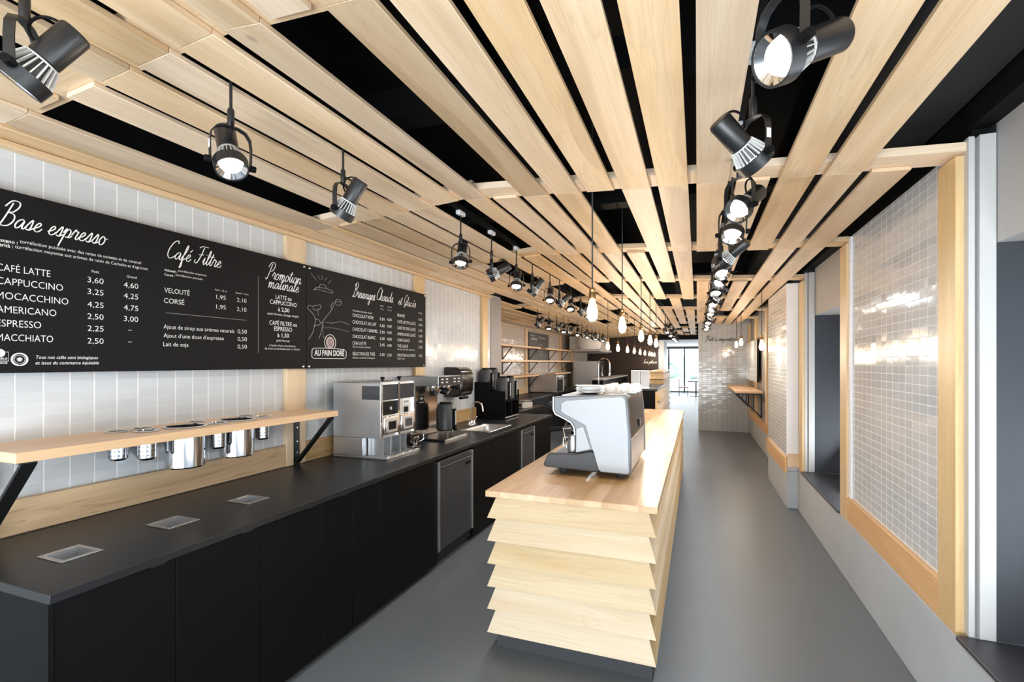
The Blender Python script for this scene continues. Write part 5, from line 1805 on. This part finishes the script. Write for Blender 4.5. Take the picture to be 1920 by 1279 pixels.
for i, (x, y, r, h, nm) in enumerate(((-2.1, 10.95, 0.16, 0.16, 'dark round pan on the steel prep counter, nearer the camera'), (-1.95, 11.4, 0.20, 0.12, 'wide dark pan on the steel prep counter, farther back'))):
    t = thing('cooking_pan', nm, 'pan', (x, y, 0.9405))
    mesh_obj('bowl', MB().lathe([(r * .8, 0.0005), (r, 0.02), (r, h), (r - .006, h), (r - .008, 0.022), (0, 0.02)]), 'blackm', t)
    mesh_obj('handle', MB().tube([(r - 0.002, 0, h - .02), (r + 0.05, 0, h - .015), (r + 0.14, 0, h)], 0.009), 'black', t)
t = thing('folded_towel', 'folded white cloth lying on the steel prep counter', 'towel', (-2.0, 9.9, 0.9405))
mesh_obj('cloth', MB().box(-0.14, 0.14, -0.10, 0.10, 0.0005, 0.022).box(-0.13, 0.135, -0.095, 0.095, 0.0225, 0.045), 'white', t, bevel=0.008)

# ---------------------------------------------------------------- niche on the right
t = thing('wall_table', 'wooden wall-hung table on a black triangular frame in the niche', 'table', (0, 0, 0))
mesh_obj('tabletop', MB().box(0.66, 1.118, 9.95, 12.55, 1.085, 1.125), 'shelfY', t, bevel=0.002)
fr = MB()
for u in (10.0, 12.4):
    bar(fr, (1.10, u, 0.64), (1.10, u, 1.07), 0.025, 0.025)
    bar(fr, (0.70, u, 1.07), (1.11, u, 1.07), 0.025, 0.025)
    bar(fr, (0.70, u, 1.065), (1.10, u, 0.645), 0.025, 0.025)
    bar(fr, (0.97, u, 0.79), (0.97, u, 1.06), 0.02, 0.02)
    bar(fr, (0.85, u, 0.915), (0.85, u, 1.06), 0.02, 0.02)
mesh_obj('frame', fr, 'blacksteel', t)
t = thing('wall_panel', 'glossy white rectangular panel hung above the wall table', 'panel', (0, 0, 0))
mesh_obj('face', MB().box(1.07, 1.082, 10.55, 13.0 - 0.25, 1.27, 2.10), 'gloss_panel', t)
mesh_obj('frame', MB().box(1.0825, 1.118, 10.55, 12.75, 1.27, 2.10), 'black', t)
mbp = MB()
script(mbp, 'Prêt à emporter', lambda a, b: (a, 12.797, b), 0.19, 0.83, 2.17, 0.05, 0.010, nrm=(0, -1, 0))
tag(mesh_obj('wall_lettering', mbp, 'darkplastic'), 'dark handwritten lettering across the top of the glossy tiled partition', 'lettering')
mbp = MB()
script(mbp, 'Sur place', lambda a, b: (a, 18.447, b), -1.85, -1.37, 1.63, 0.05, 0.010, nrm=(0, -1, 0))
tag(mesh_obj('wall_lettering', mbp, 'white_ink'), 'small white handwritten lettering at the end of the brown wall', 'lettering')

# ---------------------------------------------------------------- far room furniture
t = thing('dining_table', 'thin-topped table in front of the glazed far wall', 'table', (-0.05, 25.5, 0))
mesh_obj('tabletop', MB().box(-0.36, 0.36, -0.36, 0.36, 0.72, 0.75), 'darkplastic', t)
mesh_obj('column', MB().lathe([(0.03, 0.02), (0.03, 0.7195)]), 'blackm', t)
mesh_obj('foot', MB().box(-0.28, 0.28, -0.04, 0.04, 0, 0.02).box(-0.04, 0.04, -0.28, 0.28, 0, 0.0199), 'blackm', t)
cp = None
for (x, y, rz, lab) in ((-0.62, 25.4, -math.pi / 2, 'red-backed dining chair on the left of the far table'), (0.42, 25.0, math.pi / 2, 'red-backed dining chair on the right of the far table')):
    if cp is None:
        cp = thing('dining_chair', lab, 'chair', (x, y, 0), rz, 'chairs at the far table')
        mesh_obj('seat', MB().box(-0.21, 0.21, -0.2, 0.22, 0.43, 0.46), 'red', cp, bevel=0.01)
        mesh_obj('backrest', MB().box(-0.2, 0.2, -0.215, -0.19, 0.62, 0.86), 'red', cp, bevel=0.01)
        for sx in (-0.19, 0.19):
            mesh_obj('leg', MB().cyl((sx, -0.205, 0), (sx, -0.205, 0.85), 0.011), 'blackm', cp)
            mesh_obj('leg', MB().cyl((sx, 0.19, 0), (sx, 0.19, 0.43), 0.011), 'blackm', cp)
    else:
        dup(cp, (x, y, 0), rz, lab)

# ---------------------------------------------------------------- spotlights and pendants
STEM_Z, PIV_Z = 2.52, 2.39


def make_spot():
    """prototype: origin on the track; the lamp tilts about the yoke pivot"""
    t = bpy.data.objects.new('track_spotlight', None)
    COL.objects.link(t)
    t.empty_display_size = 0.05
    mesh_obj('track_adapter', MB().box(-0.017, 0.017, -0.045, 0.045, -0.03, -0.001), 'white', t, bevel=0.003)
    s = MB().cyl((0, 0, -0.03), (0, 0, -0.17), 0.0055, seg=12).lathe([(0.009, -0.232), (0.012, -0.226), (0.012, -0.17), (0.008, -0.162)], (0, 0, 0), 14)
    mesh_obj('stem', s, 'blackm', t)
    pts = [(-0.066, 0, -0.372), (-0.068, 0, -0.30), (-0.064, 0, -0.265), (-0.048, 0, -0.242), (-0.022, 0, -0.232), (0.022, 0, -0.232), (0.048, 0, -0.242), (0.064, 0, -0.265), (0.068, 0, -0.30), (0.066, 0, -0.372)]
    y = mesh_obj('yoke', MB().strap(pts, (0, 1, 0), 0.022, 0.004), 'blackm', t)
    for sx in (-1, 1):
        mesh_obj('knob', MB().cyl((sx * 0.064, 0, -0.366), (sx * 0.084, 0, -0.366), 0.013, 0.011), 'black', y)
    mesh_obj('sticker', MB().box(0.0696, 0.0704, -0.008, 0.008, -0.325, -0.295), 'white', y)
    # lamp: points along local -Z, pivot at origin
    h = mesh_obj('lamp_housing', MB().lathe([(0.033, 0.060), (0.036, 0.064), (0.037, 0.165), (0.033, 0.172), (0, 0.172)], seg=26).lathe([(0.046, 0.012), (0.031, 0.059), (0.0, 0.0595)], seg=26), 'blackm', t, loc=(0, 0, -0.366))
    hs = MB().lathe([(0.0335, 0.0555), (0.037, 0.0555), (0.037, 0.0595), (0.0335, 0.0595), (0.0335, 0.0555)], seg=26, cap=False)
    for i in range(22):
        a = 2 * math.pi * i / 22
        m = Matrix.Rotation(a, 4, 'Z')
        hs.hexa([m @ Vector(q) for q in ((0.048, -0.0015, 0.008), (0.056, -0.0015, 0.008), (0.056, 0.0015, 0.008), (0.048, 0.0015, 0.008))],
                [m @ Vector(q) for q in ((0.030, -0.0012, 0.058), (0.039, -0.0012, 0.058), (0.039, 0.0012, 0.058), (0.030, 0.0012, 0.058))])
    mesh_obj('heat_sink', hs, 'sink', h)
    mesh_obj('bezel', MB().lathe([(0.0515, -0.026), (0.057, -0.028), (0.0585, 0.010), (0.052, 0.012), (0.0515, -0.026)], seg=30, cap=False), 'blackm', h)
    mesh_obj('lens', MB().lathe([(0.0, -0.020), (0.026, -0.018), (0.034, -0.012), (0.034, -0.008), (0, -0.006)], seg=26), 'lens', h)
    mesh_obj('reflector', MB().lathe([(0.0345, -0.008), (0.0512, -0.022), (0.051, -0.025), (0.0345, -0.012)], seg=26, cap=False), 'chrome', h)
    cb = MB().tube([(0, 0.033 + 0.045 * math.sin(a), 0.085 + 0.040 * (1 - math.cos(a))) for a in [math.pi * i / 12 for i in range(13)]], 0.004, 8)
    mesh_obj('cable', cb, 'black', h)
    return t


def aim(root, pan, tilt):
    for c in root.children:
        n = c.name.split('.')[0]
        if n == 'lamp_housing':
            c.rotation_euler = Euler((0, 0, 0))
            c.rotation_euler = (Matrix.Rotation(pan, 3, 'Z') @ Matrix.Rotation(tilt, 3, 'X')).to_euler()
        elif n == 'yoke':
            c.rotation_euler = (0, 0, pan)


def spot_light(root, pan, tilt, power):
    l = bpy.data.lights.new('spot_beam', 'SPOT')
    l.energy, l.color, l.spot_size, l.spot_blend, l.shadow_soft_size = power, (0.82, 0.91, 1.0), math.radians(115), 1.0, 0.045
    o = bpy.data.objects.new('spot_beam', l)
    COL.objects.link(o)
    rot = Matrix.Rotation(pan, 3, 'Z') @ Matrix.Rotation(tilt, 3, 'X')
    o.rotation_euler = rot.to_euler()
    o.location = Vector(root.location) + Vector((0, 0, -0.366)) + rot @ Vector((0, 0, -0.03))


R_ = math.radians
proto_spot = make_spot()
first = [True]


def spot(v, u, z, pan, tilt, label, group, power=24.0):
    if first[0]:
        r = proto_spot
        r.location = (v, u, z)
        first[0] = False
    else:
        r = dup(proto_spot, (v, u, z))
    tag(r, label, 'spotlight', group)
    aim(r, pan, tilt)
    if power:
        at_wall = math.sin(pan) > 0.7 and v < 0
        spot_light(r, pan, tilt, power * (0.5 if at_wall else 1.0))
    return r


# pan: direction the lamp leans to, seen from above (0: away from the camera, 90 deg: left wall); tilt: from straight down
TRK = 2.745
GL = 'spotlights on the left track'
lefts = [(0.73, 132, 38), (1.32, 245, 28), (1.93, 96, 35), (3.19, 190, 22), (3.76, 110, 62), (4.36, 190, 28), (4.84, 100, 38), (5.49, 190, 30), (5.91, 100, 50), (6.49, 190, 26), (7.1, 95, 48), (7.7, 190, 34)]
for i, (u, p_, ti_) in enumerate(lefts):
    spot(-1.60, u, TRK, R_(p_), R_(ti_), 'black track spotlight over the left counter, %s one from the camera' % ORD[i], GL, 18)
G2 = 'spotlights in front of the wall shelves'
for i, (u, p_, ti_) in enumerate([(8.11, 95, 40), (8.8, 185, 20), (9.35, 100, 40), (9.89, 185, 22), (10.3, 80, 45), (11.15, 185, 25), (11.6, 100, 50), (12.21, 185, 22), (12.81, 95, 45), (13.32, 185, 25), (13.87, 95, 48), (14.4, 185, 25)]):
    spot(-2.585, u, 2.66, R_(p_), R_(ti_), 'black track spotlight before the wall shelves, %s one from the pillar' % ORD[i], G2, 11)
G3 = 'spotlights on the right track'
rights = [(1.22, 122, 66), (1.80, 305, 50), (2.36, 140, 55), (2.80, 165, 35), (3.52, 60, 55), (4.0, 190, 38), (4.5, 140, 42), (5.1, 170, 32), (5.6, 60, 52), (6.1, 190, 36), (6.7, 130, 45), (7.3, 175, 30), (8.1, 60, 50), (8.9, 180, 34), (9.7, 130, 40), (10.6, 180, 30)]
for i, (u, p_, ti_) in enumerate(rights):
    spot(0.173, u, 2.69, R_(p_), R_(ti_), 'black track spotlight on the right track, %s one from the camera' % ORD[i], G3, 18)
G4 = 'spotlights on the short far track'
for i, (u, p_, ti_) in enumerate([(10.6, 100, 45), (11.3, 180, 30), (12.0, 90, 48), (12.8, 185, 28), (13.6, 100, 40), (14.5, 180, 30), (15.5, 180, 34), (16.6, 180, 28)]):
    spot(-0.615, u, 2.69, R_(p_), R_(ti_), 'black track spotlight on the far middle track, %s one along' % ORD[i], G4, 16)
for nm, v, a, b, z, lab in (('track', -1.60, 0.2, 8.2, TRK, 'long black lighting track above the planks on the left'), ('track', -2.585, 7.3, 14.8, 2.66, 'black lighting track above the planks before the wall shelves'),
                            ('track', 0.173, 0.6, 11.2, 2.69, 'black lighting track above the planks on the right'), ('track', -0.615, 10.1, 17.0, 2.69, 'black lighting track above the planks at the far middle')):
    tag(mesh_obj('lighting_track', MB().box(v - 0.018, v + 0.018, a, b, z, z + 0.034), 'duct'), lab, 'lighting track')
    rods = MB()


def make_pendant():
    t = bpy.data.objects.new('pendant_lamp', None)
    COL.objects.link(t)
    t.empty_display_size = 0.05
    # origin at the bottom of the bulb
    mesh_obj('cord', MB().cyl((0, 0, 0.0), (0, 0, 1.0), 0.0045, seg=10), 'darkplastic', t, loc=(0, 0, 0.2))
    mesh_obj('socket', MB().lathe([(0.017, 0.135), (0.022, 0.14), (0.023, 0.165), (0.017, 0.175), (0.019, 0.19), (0.010, 0.202), (0.0, 0.204)], seg=20), 'brass', t)
    b = mesh_obj('bulb', MB().lathe([(0.0, 0.0), (0.016, 0.004), (0.027, 0.02), (0.032, 0.045), (0.029, 0.075), (0.021, 0.105), (0.015, 0.134), (0, 0.1345)], seg=24), 'bulb', t)
    return t


pp = make_pendant()
fp = [True]


def pendant(v, u, zb, label, group, power=3.0):
    if fp[0]:
        r = pp
        r.location = (v, u, zb)
        fp[0] = False
    else:
        r = dup(pp, (v, u, zb))
    tag(r, label, 'pendant lamp', group)
    for c in r.children:
        if c.name.startswith('cord'):
            c.scale = (1, 1, 3.2495 - zb - 0.2)
    l = bpy.data.lights.new('bulb_glow', 'POINT')
    l.energy, l.color, l.shadow_soft_size = power, (1.0, 0.85, 0.66), 0.04
    o = bpy.data.objects.new('bulb_glow', l)
    COL.objects.link(o)
    o.location = (v, u, zb - 0.05)
    return r


for i, (v, u) in enumerate(((-0.585, 2.91), (-0.582, 4.14), (-0.615, 5.93), (-0.615, 7.1), (-0.615, 8.17))):
    pendant(v, u, 1.895, 'bare teardrop bulb hanging over the island, %s one from the camera' % ORD[i], 'bare bulbs over the island', 5 if i < 2 else 12)
for i, u in enumerate((8.29, 9.41, 10.77, 12.0, 13.28, 14.54, 16.0, 16.9, 17.9)):
    pendant(-1.403, u, 1.86, 'bare bulb in the far row before the brown wall, %s one along' % ORD[i], 'bare bulbs in the far row', 11)
for i, (u, v, z) in enumerate(((6.9, 0.764, 1.80), (10.0, 0.764, 1.96), (11.2, 0.764, 1.96))):
    pendant(v, u, z, ['bare bulb hanging in front of the glossy white panel', 'bare bulb over the wall table, nearer the camera', 'bare bulb over the wall table, nearer the partition'][i], 'bare bulbs on the right', 3 if i == 0 else 8)
